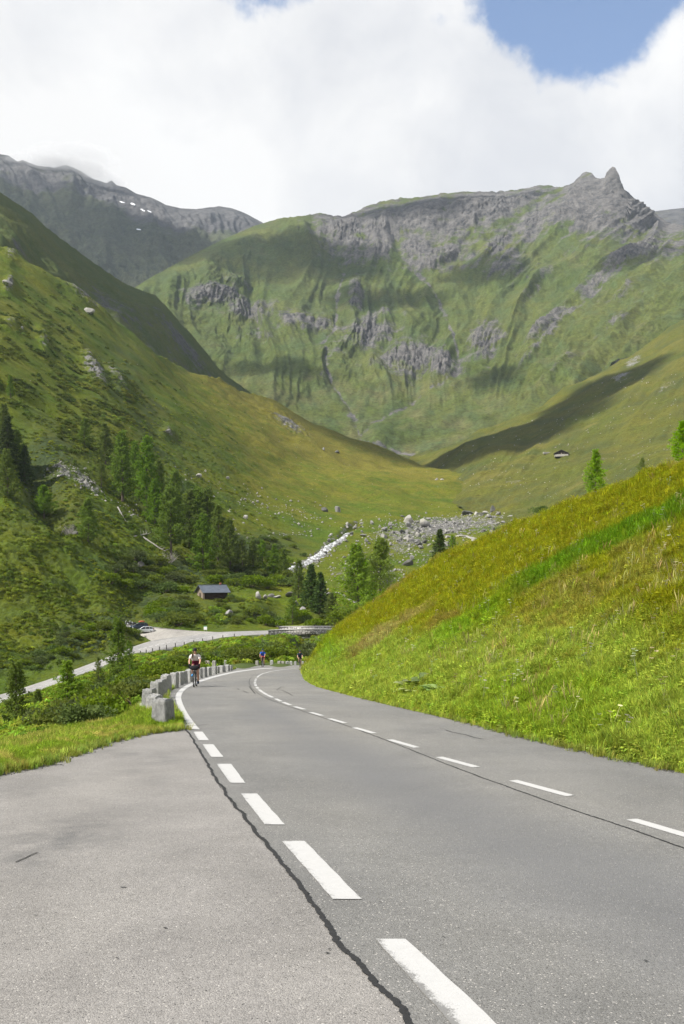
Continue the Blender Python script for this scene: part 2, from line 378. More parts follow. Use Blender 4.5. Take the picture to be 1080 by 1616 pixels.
# ---- terrain materials
def terrain_mat(name, ga, gb, gc, rock_a, rock_b, s_big, s_fine, bump=0.6, bdist=0.3, dark=(0.035, 0.05, 0.018), rn_amp=1.9):
    t = NT(name)
    n1 = t.noise(s_big, 4, 0.6); n2 = t.noise(s_fine, 5, 0.68); n3 = t.noise(s_big * 3.3, 4, 0.6); n4 = t.noise(s_fine * 4.5, 3, 0.65)
    g = t.mix(t.rng(n1, 0.36, 0.64), ga, gb)
    g = t.mix(t.math('MULTIPLY', t.rng(t.math('ADD', n3, t.attr('dry')), 0.55, 0.85), 0.9), g, gc)
    g = t.mix(t.rng(t.math('ADD', t.math('MULTIPLY', n2, 0.8), t.math('MULTIPLY', t.attr('shrub'), 0.55)), 0.5, 0.82), g, dark)
    g = t.hsv(g, t.rng(n3, 0.3, 0.7, 0.49, 0.51), 1.0, t.math('MULTIPLY', t.rng(n2, 0.28, 0.72, 0.62, 1.35), t.rng(n4, 0.3, 0.7, 0.62, 1.38)))
    rn = t.noise(s_fine * 0.8, 6, 0.7)
    rk = t.mix(t.rng(t.math('ADD', t.math('MULTIPLY', rn, 0.6), t.math('MULTIPLY', n4, 0.4)), 0.38, 0.62), rock_a, rock_b)
    rf = t.rng(t.math('ADD', t.attr('rock'), t.math('MULTIPLY', t.math('SUBTRACT', t.noise(s_fine * 0.45, 7, 0.72), 0.5), rn_amp)), 0.40, 0.66)
    c = t.mix(rf, g, rk)
    b = t.bump(t.math('ADD', n2, t.math('MULTIPLY', rn, 0.6)), bump, bdist)
    return t.done(c, 0.95, b, 0.1)
M_slope = terrain_mat('alpine_grass', (0.056, 0.090, 0.006), (0.094, 0.104, 0.007), (0.130, 0.114, 0.016), (0.045, 0.045, 0.043), (0.22, 0.213, 0.2), 0.035, 0.55, 0.8, 0.5)
M_bankg = terrain_mat('embankment_grass', (0.07, 0.11, 0.02), (0.13, 0.16, 0.03), (0.17, 0.15, 0.05), (0.2, 0.2, 0.19), (0.36, 0.35, 0.34), 0.25, 6.0, 0.6, 0.05)

def shrub_V(px, y, X, Y):
    s = sstep(470, 300, px) * sstep(600, 720, y) * 0.6 + blobs(px, y, [(190, 590, 60, 60, 30, 0.9), (240, 650, 30, 40, 10, 0.7), (150, 1010, 80, 26, -22, 1.0), (420, 860, 90, 22, 0, 1.0), (300, 900, 120, 20, 5, 0.9), (60, 720, 60, 60, 30, 0.7), (250, 950, 60, 20, 0, 0.7), (430, 970, 90, 14, 0, 0.6)])
    return np.clip(0.55 * s + 0.35 * fbm(X / 18, Y / 18, 4, 77), 0, 1)
def dry_V(px, y, X, Y):
    return np.clip(0.28 * sstep(230, 420, px) * sstep(860, 700, y) - 0.5 * shrub_V(px, y, X, Y) + blobs(px, y, [(600, 735, 160, 14, 14, 0.2), (420, 650, 200, 10, 27, 0.2)]) + 0.1 * sstep(900, 1000, y), -1, 1)
def rock_V(px, y, X, Y):
    s = rock_pts_A(px, y) * 0.75 + blobs(px, y, TALUS) * 0.62
    s = np.maximum(s, 0.95 * sstep(11, 4, seg_dist(px, y, STREAM)))
    s = np.maximum(s, 0.5 * sstep(5, 1, seg_dist(px, y, [(735, 770), (770, 775), (800, 792), (790, 802), (800, 812)])))
    return s * calm(px, y) + 0.0
MV = dict(rock=rock_V, dry=dry_V, shrub=shrub_V)
z0 = lambda px, y, X, Y: np.zeros(np.shape(px))
layer('valley_slope', fieldV, -420, 900, ridgeA, botV, 1.6, 1.5, disp_V, MV, M_slope)

botE = line_fn([(-300, 1292), (-100, 1250), (0, 1226), (100, 1202), (210, 1172), (255, 1168), (300, 1168), (360, 1110), (400, 1085), (480, 1078), (560, 1072)])
topE = lambda px: low_mid(px) - 1.5
MEB = dict(rock=lambda px, y, X, Y: blobs(px, y, [(214, 1124, 12, 6, -40, 1.1), (222, 1116, 8, 5, -40, 1.0)]) + 0.75 * sstep(5, 0, seg_dist(px, y, [(262, 1112), (262, 1098), (275, 1084), (300, 1073), (340, 1062)])),
           dry=lambda px, y, X, Y: 0.25 * fbm(X / 2, Y / 2, 3, 4), shrub=lambda px, y, X, Y: 0.55 * sstep(1165, 1140, y) * sstep(20, 45, Y))
layer('embankment', fieldE, -300, 560, topE, botE, 1.5, 1.2, disp_E, MEB, M_bankg, (0.004, 0.0005), 1)

# ---- the steep bank on the right
crest = smooth_line([(476, 1066), (481, 1060), (490, 1048), (512, 1012), (532, 993), (562, 973), (600, 947), (640, 917), (700, 879), (760, 853), (800, 835), (850, 815), (900, 795), (960, 772), (1010, 751), (1080, 731), (1300, 655), (1500, 595)], 6)
edge_fn = line_fn([(476, 1066), (479, 1069), (482, 1074), (490, 1079), (500, 1084), (560, 1100), (640, 1119), (740, 1142), (830, 1166), (950, 1192), (1080, 1221), (1250, 1259), (1500, 1315)])
crest_z = smooth_line([(476, 61), (481, 72), (490, 77), (510, 79), (560, 76), (640, 70), (700, 65), (800, 57), (900, 49), (960, 45), (1080, 36), (1300, 27), (1500, 21)], 8)
def fieldB(px, y):
    e, c = edge_fn(px), crest(px); t = np.clip((e - y) / np.maximum(e - c, 1e-3), -0.2, 1.2)
    zi = (e - VY) / (F * EYE); zt = 1 / crest_z(px)
    t2 = t + 0.22 * t * (1 - t)                                   # steeper at the road, easing off towards the top
    return 1 / (zi + (zt - zi) * t2)
def disp_B(px, y, X, Y):
    e = edge_fn(px)
    k = sstep(0, 30, e - y)
    return k * (fbm(X / 3.2, Y / 3.2, 3, 61) * 0.28 + fbm(X / 0.8, Y / 0.8, 3, 62) * 0.07) - 0.05 * sstep(3, 0, e - y)
def band_B(px, y):
    u = y - (784 + (1080 - px) * 0.50)
    return sstep(-8, 4, u) * sstep(46, 26, u + (1080 - px) * 0.02) * sstep(770, 850, px)
M_bank = terrain_mat('bank_herbs', (0.085, 0.12, 0.016), (0.14, 0.155, 0.022), (0.19, 0.16, 0.05), (0.2, 0.2, 0.19), (0.36, 0.35, 0.34), 0.35, 9.0, 0.7, 0.04, (0.05, 0.075, 0.012))

layer('roadside_bank', fieldB, 477, 1500, crest, edge_fn, 2.2, 2.2, disp_B, dict(rock=z0, dry=lambda px, y, X, Y: 0.15 * fbm(X / 4, Y / 4, 3, 9) + 0.5 * sstep(7, 1, edge_fn(px) - y), shrub=lambda px, y, X, Y: 0.35 * band_B(px, y)), M_bank, (0.03, 0.06), 5)

# ---- right hillside with the chalet
cpR = [(600, 760, 760), (640, 740, 980), (660, 724, 1060), (740, 760, 660), (740, 720, 850), (740, 694, 1020), (800, 800, 520), (800, 760, 610), (800, 715, 790), (800, 668, 1080), (900, 800, 430), (900, 722, 640), (900, 680, 800), (900, 615, 1130), (1000, 760, 420), (1000, 700, 590), (1000, 640, 780), (1000, 560, 1180),
       (1080, 760, 360), (1080, 650, 660), (1080, 560, 960), (1080, 505, 1220), (1300, 700, 380), (1300, 500, 850), (1300, 390, 1150)]
fieldR = Field(cpR, 'log', 0.4)
ridgeR = smooth_line([(600, 752), (640, 732), (655, 722), (700, 705), (740, 690), (800, 664), (850, 640), (900, 612), (950, 585), (1000, 556), (1080, 508), (1300, 395), (1400, 350)], 8)
botR = line_fn([(600, 800), (650, 795), (700, 800), (760, 825), (800, 850), (900, 805), (960, 780), (1010, 760), (1080, 745), (1400, 640)])
gullyR = [(560, 690), (640, 735), (700, 765), (745, 775), (800, 800)]
def disp_R(px, y, X, Y):
    w = 0.5 + 0.5 * sstep(450, 900, Y)
    u = px + 0.75 * y
    return w * (fbm(X / 130, Y / 150, 4, 81) * 13 + fbm(u / 70, y / 300, 4, 82, 0.5, True) * 8 * sstep(1150, 800, Y) + fbm(X / 16, Y / 16, 4, 83) * 2.2 + rock_Rb(px, y) * 5 * fbm(X / 14, Y / 14, 3, 85, 0.6, True))
def rock_Rb(px, y):
    return blobs(px, y, [(1010, 530, 60, 9, -35, 0.5), (980, 600, 24, 6, -20, 0.9), (1000, 570, 22, 7, -30, 0.8), (930, 735, 60, 3, -12, 0.4), (1020, 712, 60, 3, -16, 0.55), (800, 770, 30, 6, 10, 0.5), (1050, 620, 20, 8, -30, 0.5)])
M_right = terrain_mat('meadow_grass', (0.066, 0.079, 0.011), (0.096, 0.092, 0.014), (0.12, 0.103, 0.028), (0.11, 0.11, 0.11), (0.27, 0.26, 0.25), 0.016, 0.22, 0.9, 1.2)
layer('hillside', fieldR, 600, 1400, ridgeR, botR, 1.8, 1.6, disp_R, dict(rock=lambda px, y, X, Y: rock_Rb(px, y) * 0.75, dry=lambda px, y, X, Y: 0.05 + 0.2 * fbm(X / 60, Y / 60, 3, 5), shrub=lambda px, y, X, Y: np.clip(0.25 + 0.6 * fbm(X / 40, Y / 40, 4, 6), 0, 1)), M_right)

# ---- steep shaded spur on the left
ridgeB = smooth_line([(-420, 60), (-200, 175), (0, 303), (50, 336), (66, 353), (100, 379), (150, 416), (200, 449), (245, 466), (262, 482), (285, 510), (306, 531), (325, 555), (346, 582), (372, 603), (400, 622), (440, 648), (490, 680)], 5)
botB = line_fn([(-420, 330), (-200, 420), (0, 470), (100, 520), (200, 580), (300, 630), (400, 670), (490, 705)])
cpS = [(-400, 300, 640), (-400, 70, 900), (0, 470, 640), (0, 390, 700), (0, 330, 900), (0, 303, 960), (100, 500, 760), (100, 440, 860), (100, 379, 1050), (200, 560, 830), (200, 500, 930), (200, 449, 1150), (262, 570, 930), (262, 482, 1150), (300, 600, 970), (306, 531, 1150), (346, 582, 1150), (350, 640, 1000), (400, 622, 1180), (440, 648, 1220), (490, 680, 1250), (490, 700, 1150)]
fieldS = Field(cpS, 'log', 0.3)
def disp_S(px, y, X, Y):
    e = y - ridgeB(px)
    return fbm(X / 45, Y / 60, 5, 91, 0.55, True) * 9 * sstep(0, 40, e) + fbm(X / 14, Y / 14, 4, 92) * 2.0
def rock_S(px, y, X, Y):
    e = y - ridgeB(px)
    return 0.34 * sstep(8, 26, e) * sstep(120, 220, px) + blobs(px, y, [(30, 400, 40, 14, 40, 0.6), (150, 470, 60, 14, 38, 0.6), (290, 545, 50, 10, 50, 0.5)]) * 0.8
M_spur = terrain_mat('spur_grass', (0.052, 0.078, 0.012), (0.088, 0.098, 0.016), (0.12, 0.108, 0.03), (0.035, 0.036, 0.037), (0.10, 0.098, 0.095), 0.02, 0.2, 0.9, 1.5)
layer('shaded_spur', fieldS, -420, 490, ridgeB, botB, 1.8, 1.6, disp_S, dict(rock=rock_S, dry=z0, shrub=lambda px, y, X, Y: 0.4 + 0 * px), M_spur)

# ---- the great wall at the head of the valley
ridgeM_pts = [(150, 520), (200, 462), (238, 438), (300, 404), (350, 379), (400, 357), (440, 345), (480, 340), (505, 336), (530, 341), (545, 341), (560, 334), (580, 325), (600, 318), (630, 313), (660, 312), (700, 305), (740, 302), (770, 303), (800, 301), (830, 297), (852, 294), (862, 291), (874, 294), (890, 295), (905, 287), (917, 276), (925, 271), (934, 273), (940, 280), (948, 282), (955, 281), (957, 273), (962, 267), (967, 262.5), (971, 264), (974, 270), (978, 277), (980, 289), (984, 297), (996, 308), (1006, 317), (1012, 323), (1026, 333), (1036, 338), (1052, 350), (1080, 356), (1150, 372), (1400, 440)]
ridge0 = line_fn(ridgeM_pts)
ridgeM = lambda px: ridge0(px) + (fbm(px / 13.0, 0 * px, 4, 171, 0.65) * 4.2 - 1.5 * np.maximum(0, fbm(px / 26.0, 0 * px + 4, 3, 173) - 0.15) * 4) * sstep(400, 470, px) * (1 - 0.7 * sstep(40, 15, np.abs(px - 955)))
botM = line_fn([(150, 560), (240, 500), (300, 560), (350, 610), (400, 640), (450, 665), (500, 690), (560, 712), (620, 735), (660, 735), (740, 705), (850, 655), (1000, 575), (1080, 530), (1400, 460)])
cpM = [(150, 520, 1900), (240, 438, 1950), (240, 500, 1800), (300, 404, 2150), (300, 560, 1600), (350, 610, 1450), (400, 357, 2400), (400, 450, 2080), (400, 550, 1700), (400, 640, 1330), (500, 690, 1250), (560, 712, 1180), (560, 640, 1380), (560, 560, 1680), (560, 450, 2080), (560, 335, 2520), (480, 340, 2450), (480, 500, 1850),
       (660, 735, 1120), (700, 660, 1300), (700, 600, 1500), (700, 500, 1860), (700, 400, 2200), (700, 305, 2560), (850, 655, 1220), (850, 550, 1560), (850, 450, 1950), (850, 350, 2330), (850, 295, 2580), (925, 271, 2480), (967, 263, 2330), (967, 320, 2220), (1000, 575, 1280), (1000, 450, 1680), (1000, 370, 2060), (1036, 338, 2300),
       (1080, 530, 1300), (1080, 430, 1600), (1080, 356, 2050), (1400, 460, 1300), (1400, 440, 1400)]
fieldM = Field(cpM, 'log', 0.5)
G1 = [(600, 345), (585, 385), (548, 415), (530, 470), (526, 520), (506, 555), (512, 590), (525, 615), (548, 640), (562, 665), (566, 690)]
G2 = [(640, 420), (690, 470), (702, 500), (715, 530), (725, 565), (727, 595), (700, 615), (665, 628), (620, 652), (585, 668), (566, 690), (600, 705), (650, 718)]
G3 = [(770, 330), (745, 380), (728, 430)]
G4 = [(1000, 380), (930, 420), (880, 470), (840, 530), (800, 590), (740, 650), (690, 690)]
G5 = [(1080, 370), (1010, 440), (950, 480), (905, 540), (870, 580)]
ROCKM = [(330, 478, 50, 16, 5, 1.0), (400, 500, 60, 20, 12, 0.95), (480, 520, 40, 18, 0, 0.9), (365, 455, 60, 10, 5, 0.6), (558, 478, 12, 26, 0, 1.0), (580, 535, 46, 26, -10, 1.0), (650, 575, 50, 26, -10, 1.05), (700, 585, 30, 22, 0, 1.0), (770, 545, 30, 26, -50, 1.0), (610, 510, 30, 16, 0, 0.7),
         (540, 365, 40, 36, 0, 0.85), (620, 360, 60, 30, -15, 0.8), (680, 345, 50, 30, 0, 0.9), (750, 340, 60, 30, -10, 0.95), (690, 415, 50, 16, -20, 0.85), (600, 410, 30, 20, 0, 0.8), (560, 395, 26, 34, 0, 0.7), (820, 320, 40, 16, -30, 0.8), (780, 400, 50, 14, -35, 0.7), (850, 360, 50, 20, -30, 0.65), (720, 370, 40, 24, -40, 0.7), (800, 430, 40, 22, 0, 0.6), (660, 400, 30, 22, 0, 0.8),
         (965, 300, 20, 40, 0, 1.3), (985, 330, 40, 22, 35, 1.2), (935, 310, 34, 40, 0, 0.9), (920, 285, 16, 18, 0, 0.8), (1020, 345, 50, 14, 20, 1.1), (900, 345, 40, 12, -30, 0.8), (1070, 350, 40, 10, 5, 0.9), (940, 355, 40, 14, 20, 0.9),
         (880, 520, 60, 9, -42, 0.9), (900, 515, 50, 6, -45, 0.8), (1000, 415, 60, 14, -42, 0.9), (960, 450, 60, 10, -42, 0.8), (850, 460, 60, 8, -45, 0.6), (1010, 470, 36, 8, -30, 0.7), (860, 560, 60, 7, -45, 0.8), (1030, 400, 40, 18, -45, 0.7), (980, 520, 60, 10, -38, 0.55), (900, 590, 50, 6, -40, 0.6), (1060, 400, 30, 20, -40, 0.6),
         (420, 540, 50, 14, 5, 0.55), (520, 560, 40, 14, 0, 0.6), (590, 590, 40, 16, 0, 0.6)]
def slant(px): return 0.95 * sstep(600, 900, px) - 0.25 * sstep(480, 300, px)
def gul(px, y):
    g = np.zeros(np.shape(px))
    for G, wd, a in ((G1, 6, 1), (G2, 6, 1), (G3, 8, 0.6), (G4, 7, 0.5), (G5, 7, 0.5)):
        g = np.maximum(g, a * np.exp(-(seg_dist(px + 4 * perlin(px / 18, y / 18, 5), y, G) / wd) ** 2))
    return g
def flute(px, y):
    u = px + slant(px) * (y - 480) + 6 * perlin(px / 30, y / 30, 44)
    return fbm(u / 10, y / 34, 4, 105, 0.62, True)
def disp_M_depth(px, y):
    """relief of the wall, towards (+) or away from the viewer, in metres"""
    u = px + slant(px) * (y - 480)
    e = y - ridgeM(px)
    w = sstep(0, 30, e); low = sstep(660, 590, y); horn = 1 - 0.75 * blobs(px, y, [(965, 296, 40, 40, 0, 1.0)])
    rib = fbm(u / 95 + 0.4 * perlin(px / 90, y / 90, 2), y / 420, 3, 101, 0.45, True) * 70 * low
    fine = (fbm(u / 22 + 0.8 * perlin(px / 35, y / 35, 12), y / 46, 4, 103, 0.62, True) * 8 + fbm(px / 11, y / 9, 4, 109, 0.6) * 6) * (0.15 + 0.85 * low)
    rk = blobs(px, y, ROCKM)
    crag = sstep(0.2, 0.8, rk) * (flute(px, y) * 13 + fbm(px / 6, y / 5, 4, 115, 0.65, True) * 12 + 6) * horn
    bump = fbm(px / 70, y / 50, 4, 107, 0.45) * 32
    return (rib + bump) * w * horn + fine * w + crag * w - gul(px, y) * 8 * w
def rock_M(px, y):
    u = px + slant(px) * (y - 480)
    fl = flute(px, y); streak = fbm(u / 9 + 0.5 * perlin(px / 14, y / 14, 6), y / 90, 4, 111, 0.65); st2 = fbm(u / 22, y / 200, 3, 113, 0.55)
    r = blobs(px, y, [(a, b, c * 1.35, d * 1.35, e, f) for a, b, c, d, e, f in ROCKM]) * (0.64 + 0.26 * fl)
    r = r + (0.34 * streak + 0.18 * st2) * sstep(650, 560, y) * (0.5 + 0.5 * sstep(560, 820, px)) + 0.36 * sstep(490, 350, y) * sstep(380, 560, px) * (0.8 + 0.5 * streak)
    r = np.maximum(r, (0.62 + 0.3 * perlin(px / 7, y / 7, 8)) * gul(px, y) ** 2.5 + 0.1 * streak)
    scree = blobs(px, y, [(510, 590, 9, 40, 14, 0.6), (555, 660, 16, 26, -20, 0.62), (640, 640, 46, 6, -24, 0.55), (690, 620, 26, 7, -30, 0.55)])
    return np.maximum(r, scree * (0.8 + 0.5 * perlin(px / 5, y / 5, 3)))
def wall(name, field, px0, px1, top, bot, du, dv, dfun, masks, mat):
    nc = int((px1 - px0) / du) + 1; px = np.linspace(px0, px1, nc); t_, b_ = top(px), bot(px); nr = int((b_ - t_).max() / dv) + 1
    y = b_[None] + (t_ - b_)[None] * np.linspace(0, 1, nr)[:, None]; PX = np.broadcast_to(px[None], y.shape).copy()
    z = field(PX, y); P = W(PX, y, z)
    # push the relief out along the slope's own normal
    du_ = np.gradient(P, axis=1); dv_ = np.gradient(P, axis=0); N = np.cross(du_, dv_); N /= np.linalg.norm(N, axis=-1, keepdims=True) + 1e-9
    N *= np.where((N[..., 1:2] > 0), -1, 1)
    N[..., 2] *= 0.2
    P = P + N * dfun(PX, y)[..., None]
    att = {k: f(PX, y) for k, f in masks.items()}
    rows = [P]; last = P[-1]
    for k in range(1, 5):
        q = last.copy(); s = 1 + 0.025 * k; q[:, 0] *= s; q[:, 1] *= s; q[:, 2] -= 0.02 * k * k * last[:, 1]; rows.append(q[None])
        for m in att: att[m] = np.concatenate([att[m], att[m][-1:]], 0)
    P = np.concatenate(rows, 0)
    return obj(name, mesh_np(name, P, grid_faces(*P.shape[:2]), [mat], True, att), None, 'structure')
M_wall = terrain_mat('mountain_grass', (0.050, 0.072, 0.015), (0.080, 0.090, 0.022), (0.108, 0.10, 0.042), (0.030, 0.031, 0.033), (0.150, 0.142, 0.134), 0.006, 0.05, 0.9, 4.0, (0.045, 0.066, 0.026), 1.7)
wall('mountain', fieldM, 150, 1400, ridgeM, botM, 1.4, 1.4, disp_M_depth,
     dict(rock=rock_M, dry=lambda px, y: 0.22 * fbm(px / 50, y / 40, 4, 7) + 0.12 * sstep(560, 640, y), shrub=lambda px, y: np.clip(0.3 + 0.5 * fbm(px / 30, y / 24, 4, 9), 0, 1)), M_wall)

# ---- far mountain on the left, far ridge on the right
ridgeF = line_fn([(-420, 150), (-200, 195), (-60, 232), (0, 244), (14, 247), (28, 256), (36, 254), (60, 262), (85, 265), (104, 261), (125, 270), (150, 284), (168, 289), (176, 285), (184, 293), (198, 297), (215, 307), (240, 313), (262, 324), (285, 329), (310, 331), (345, 326), (362, 328), (385, 336), (412, 350), (450, 380), (520, 430)])
botF = line_fn([(-420, 480), (-200, 480), (0, 480), (100, 480), (200, 480), (300, 480), (520, 470)])
cpF = [(-400, 160, 3300), (-400, 480, 2300), (0, 245, 3500), (0, 330, 3000), (0, 480, 2300), (200, 298, 3600), (200, 390, 2900), (200, 480, 2500), (345, 326, 3700), (345, 400, 3000), (345, 480, 2600), (520, 430, 3700), (520, 470, 3300), (100, 262, 3500), (100, 340, 3050)]
fieldF = Field(cpF, 'log', 0.5)
def disp_F(px, y):
    u = px - 0.5 * (y - 300); w = sstep(0, 20, y - ridgeF(px))
    return (fbm(u / 70, y / 120, 5, 121, 0.55, True) * 95 + fbm(px / 16, y / 16, 4, 122) * 22) * (0.12 + 0.88 * w)
M_far = terrain_mat('far_mountain', (0.045, 0.054, 0.03), (0.065, 0.07, 0.038), (0.09, 0.085, 0.055), (0.035, 0.036, 0.038), (0.115, 0.11, 0.106), 0.004, 0.03, 1.0, 8.0, (0.05, 0.06, 0.03))
def rock_F(px, y):
    return 0.75 * sstep(60, 20, y - ridgeF(px)) + 0.7 * sstep(120, 240, px) * sstep(410, 330, y) + blobs(px, y, [(40, 300, 50, 26, 20, 0.5), (60, 285, 60, 10, 20, 0.7)]) - 0.1 + 0.2 * fbm(px / 20, y / 20, 3, 4)
wall('far_mountain', fieldF, -420, 520, ridgeF, botF, 1.8, 1.8, disp_F, dict(rock=rock_F, dry=lambda px, y: 0 * px, shrub=lambda px, y: 0.3 + 0 * px), M_far)
ridgeFR = line_fn([(960, 350), (1000, 340), (1036, 333), (1060, 330), (1080, 328), (1200, 318), (1400, 330)])
wall('far_ridge', Field([(960, 350, 3600), (1400, 330, 3600), (960, 400, 3200), (1400, 460, 2900), (1200, 318, 3700), (1200, 420, 3100)], 'log'), 960, 1400, ridgeFR, line_fn([(960, 400), (1400, 470)]), 2.5, 2.5,
     lambda px, y: fbm(px / 40, y / 30, 4, 131, 0.5, True) * 30 * sstep(0, 20, y - ridgeFR(px)), dict(rock=lambda px, y: 0.7 + 0 * px, dry=lambda px, y: 0.3 + 0 * px, shrub=lambda px, y: 0 * px), M_far)

def gV(px, y):
    z = fieldV(px, y); p = W(px, y, z); p[..., 2] += disp_V(np.asarray(px, float), np.asarray(y, float), p[..., 0], p[..., 1]); return p
def gE(px, y):
    z = fieldE(px, y); p = W(px, y, z); p[..., 2] += disp_E(np.asarray(px, float), np.asarray(y, float), p[..., 0], p[..., 1]); return p
def gB(px, y):
    z = fieldB(px, y); p = W(px, y, z); p[..., 2] += disp_B(np.asarray(px, float), np.asarray(y, float), p[..., 0], p[..., 1]); return p
def gR(px, y):
    z = fieldR(px, y); p = W(px, y, z); p[..., 2] += disp_R(np.asarray(px, float), np.asarray(y, float), p[..., 0], p[..., 1]); return p
# ================================================================ SETTING: roads and markings
def asphalt(name, c0, c1, warm, patch=True):
    t = NT(name); p = t.pos()
    agg = t.vor(130, 'F1', p, 'Color'); aggd = t.vor(130, 'F1', p)
    sp = t.n('ShaderNodeSeparateColor'); t.t.links.new(agg, sp.inputs[0])
    n_f = t.noise(210, 3, 0.6); n_m = t.noise(17, 4, 0.6); n_b = t.noise(0.9, 5, 0.6); n_l = t.noise(0.22, 4, 0.55, sc=(1.0, 0.45, 1.0))
    c = t.mix(t.rng(n_b, 0.32, 0.68), c0, c1)
    c = t.mix(t.rng(n_l, 0.4, 0.62), c, warm); c = t.hsv(c, 0.5, 1.0, t.rng(t.noise(0.5, 6, 0.7, dist=0.6), 0.3, 0.7, 0.84, 1.13))
    c = t.hsv(c, 0.5, 1.0, t.rng(sp.outputs[0], 0.0, 1.0, 0.78, 1.22))
    c = t.mix(t.rng(sp.outputs[1], 0.97, 0.99), c, (0.38, 0.36, 0.33))
    c = t.mix(t.rng(sp.outputs[2], 0.965, 0.99), c, (0.06, 0.058, 0.055))
    c = t.hsv(c, 0.5, 1.0, t.rng(n_m, 0.25, 0.75, 0.9, 1.1))
    if patch:
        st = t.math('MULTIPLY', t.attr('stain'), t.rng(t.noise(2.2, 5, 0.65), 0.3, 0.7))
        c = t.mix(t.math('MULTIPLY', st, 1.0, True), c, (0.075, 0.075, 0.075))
        c = t.mix(t.rng(t.math('ADD', t.attr('track'), t.math('MULTIPLY', n_b, 0.5)), 0.5, 1.1, 0, 0.7), c, (0.112, 0.113, 0.117))
    h = t.math('SUBTRACT', t.math('MULTIPLY', n_f, 0.4), aggd)
    return t.done(c, t.rng(n_m, 0.3, 0.7, 0.72, 0.9), t.bump(h, 0.55, 0.006), 0.3)
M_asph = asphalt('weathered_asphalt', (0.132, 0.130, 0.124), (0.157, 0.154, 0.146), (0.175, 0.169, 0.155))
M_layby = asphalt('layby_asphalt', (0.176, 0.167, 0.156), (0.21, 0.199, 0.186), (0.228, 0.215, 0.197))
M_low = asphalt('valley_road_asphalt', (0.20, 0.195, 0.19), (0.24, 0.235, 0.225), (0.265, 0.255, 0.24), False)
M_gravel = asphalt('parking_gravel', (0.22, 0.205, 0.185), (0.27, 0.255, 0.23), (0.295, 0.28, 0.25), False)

def poly_interp(poly, n):
    p = np.array(poly, float); d = np.r_[0, np.cumsum(np.hypot(*np.diff(p[:, :2], axis=0).T))]
    s = np.linspace(0, d[-1], n); return np.stack([np.interp(s, d, p[:, k]) for k in range(p.shape[1])], -1)
# centre seam and seam between carriageway and lay-by, in photograph pixels on the road plane
SEAM_L = [(284, 1140), (292, 1149), (297, 1156), (305, 1168), (318, 1190), (330, 1210), (345, 1236), (350, 1243), (360, 1257), (385, 1290), (410, 1321), (440, 1355), (470, 1394), (495, 1430), (525, 1470), (545, 1497), (570, 1526), (592, 1556), (620, 1580), (638, 1602), (655, 1632), (700, 1700), (800, 1850)]
CENTRE = [(1280, 1375), (1180, 1347), (1090, 1321), (997, 1293.5), (900, 1256.5), (810, 1232), (752, 1211), (693, 1195), (658, 1180), (615, 1167.5), (591, 1157.5), (559.5, 1148.5), (545, 1141.3), (520, 1134.3), (509, 1129.6), (490, 1124.3), (481, 1119.6), (465, 1115.3), (447, 1108.3), (435, 1102.8), (422, 1096.8), (414, 1092.2), (408, 1087.5), (404, 1082.5), (402.5, 1077.5), (404, 1072), (408, 1067), (414, 1063.5), (427, 1059.8), (448, 1056.6), (470, 1054.5)]
# carriageway and lay-by as sheets on the same inclined plane
def sheet(name, poly, mat, lift, du=0.55, masks=None, parent=None, kind='structure'):
    P = np.array([on_road(x, y, lift) for x, y in poly]); Q = []
    for a, b in zip(P, np.roll(P, -1, 0)):                          # crumbled edges
        L = np.linalg.norm(b - a); m = int(min(60, L / 0.22)) if L < 25 and min(a[1], b[1]) > 6 else 1
        for k in range(max(1, m)):
            q = a + (b - a) * k / max(1, m); d = fbm(q[0] * 2.3, q[1] * 2.3, 3, 19) * (0.07 if m > 1 else 0); Q.append(q + np.array([d, 0, 0]))
    P = np.array(Q)
    bm = bmesh.new(); vsx = [bm.verts.new(p) for p in P]; bm.faces.new(vsx); bmesh.ops.triangulate(bm, faces=bm.faces[:])
    bm.normal_update()
    for f in bm.faces:
        if f.normal.z < 0: f.normal_flip()
    if masks:
        e = [x for x in bm.edges]
        for it in range(6):
            le = [x for x in bm.edges if x.calc_length() > du * max(1, 0.09 * min(v.co.y for v in x.verts))]
            if not le: break
            bmesh.ops.subdivide_edges(bm, edges=le, cuts=1); bmesh.ops.triangulate(bm, faces=bm.faces[:])
    o = bm_obj(name, bm, mat, parent, False, kind if parent is None else None)
    if masks:
        V = np.array([v.co for v in o.data.vertices]); px = V[:, 0] / V[:, 1] * F + CX; y = HY - (V[:, 2] - EYE) / V[:, 1] * F
        for k, f in masks.items():
            at = o.data.attributes.new(k, 'FLOAT', 'POINT'); at.data.foreach_set('value', np.asarray(f(px, y, V), np.float32))
    return o
edgeR = ROAD_R + [(2600, 1560), (2600, 1850)]
i9 = 9
left_up = ROAD_L[i9:]                                               # the carriageway's own left edge above the lay-by
carriage = left_up + ROAD_FAR + edgeR + SEAM_L[::-1][:-1]
layby = ROAD_L[:i9] + SEAM_L[1:] + [(-1400, 1850), (-1400, 1500)]
def track_m(px, y, V):
    d = np.minimum(seg_dist(px, y, [(1080, 1440), (800, 1330), (620, 1230), (500, 1170), (400, 1115)]) / np.maximum((y - VY) * 0.30, 1), 9)
    return 0.75 * np.exp(-d ** 2) * sstep(0.3, 0.9, 1.0 + 0 * px)
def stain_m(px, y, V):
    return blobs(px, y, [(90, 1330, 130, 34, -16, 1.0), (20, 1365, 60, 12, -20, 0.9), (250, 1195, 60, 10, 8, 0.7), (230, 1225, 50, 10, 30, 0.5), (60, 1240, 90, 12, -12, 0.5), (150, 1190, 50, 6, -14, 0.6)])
zero_m = lambda px, y, V: 0 * px
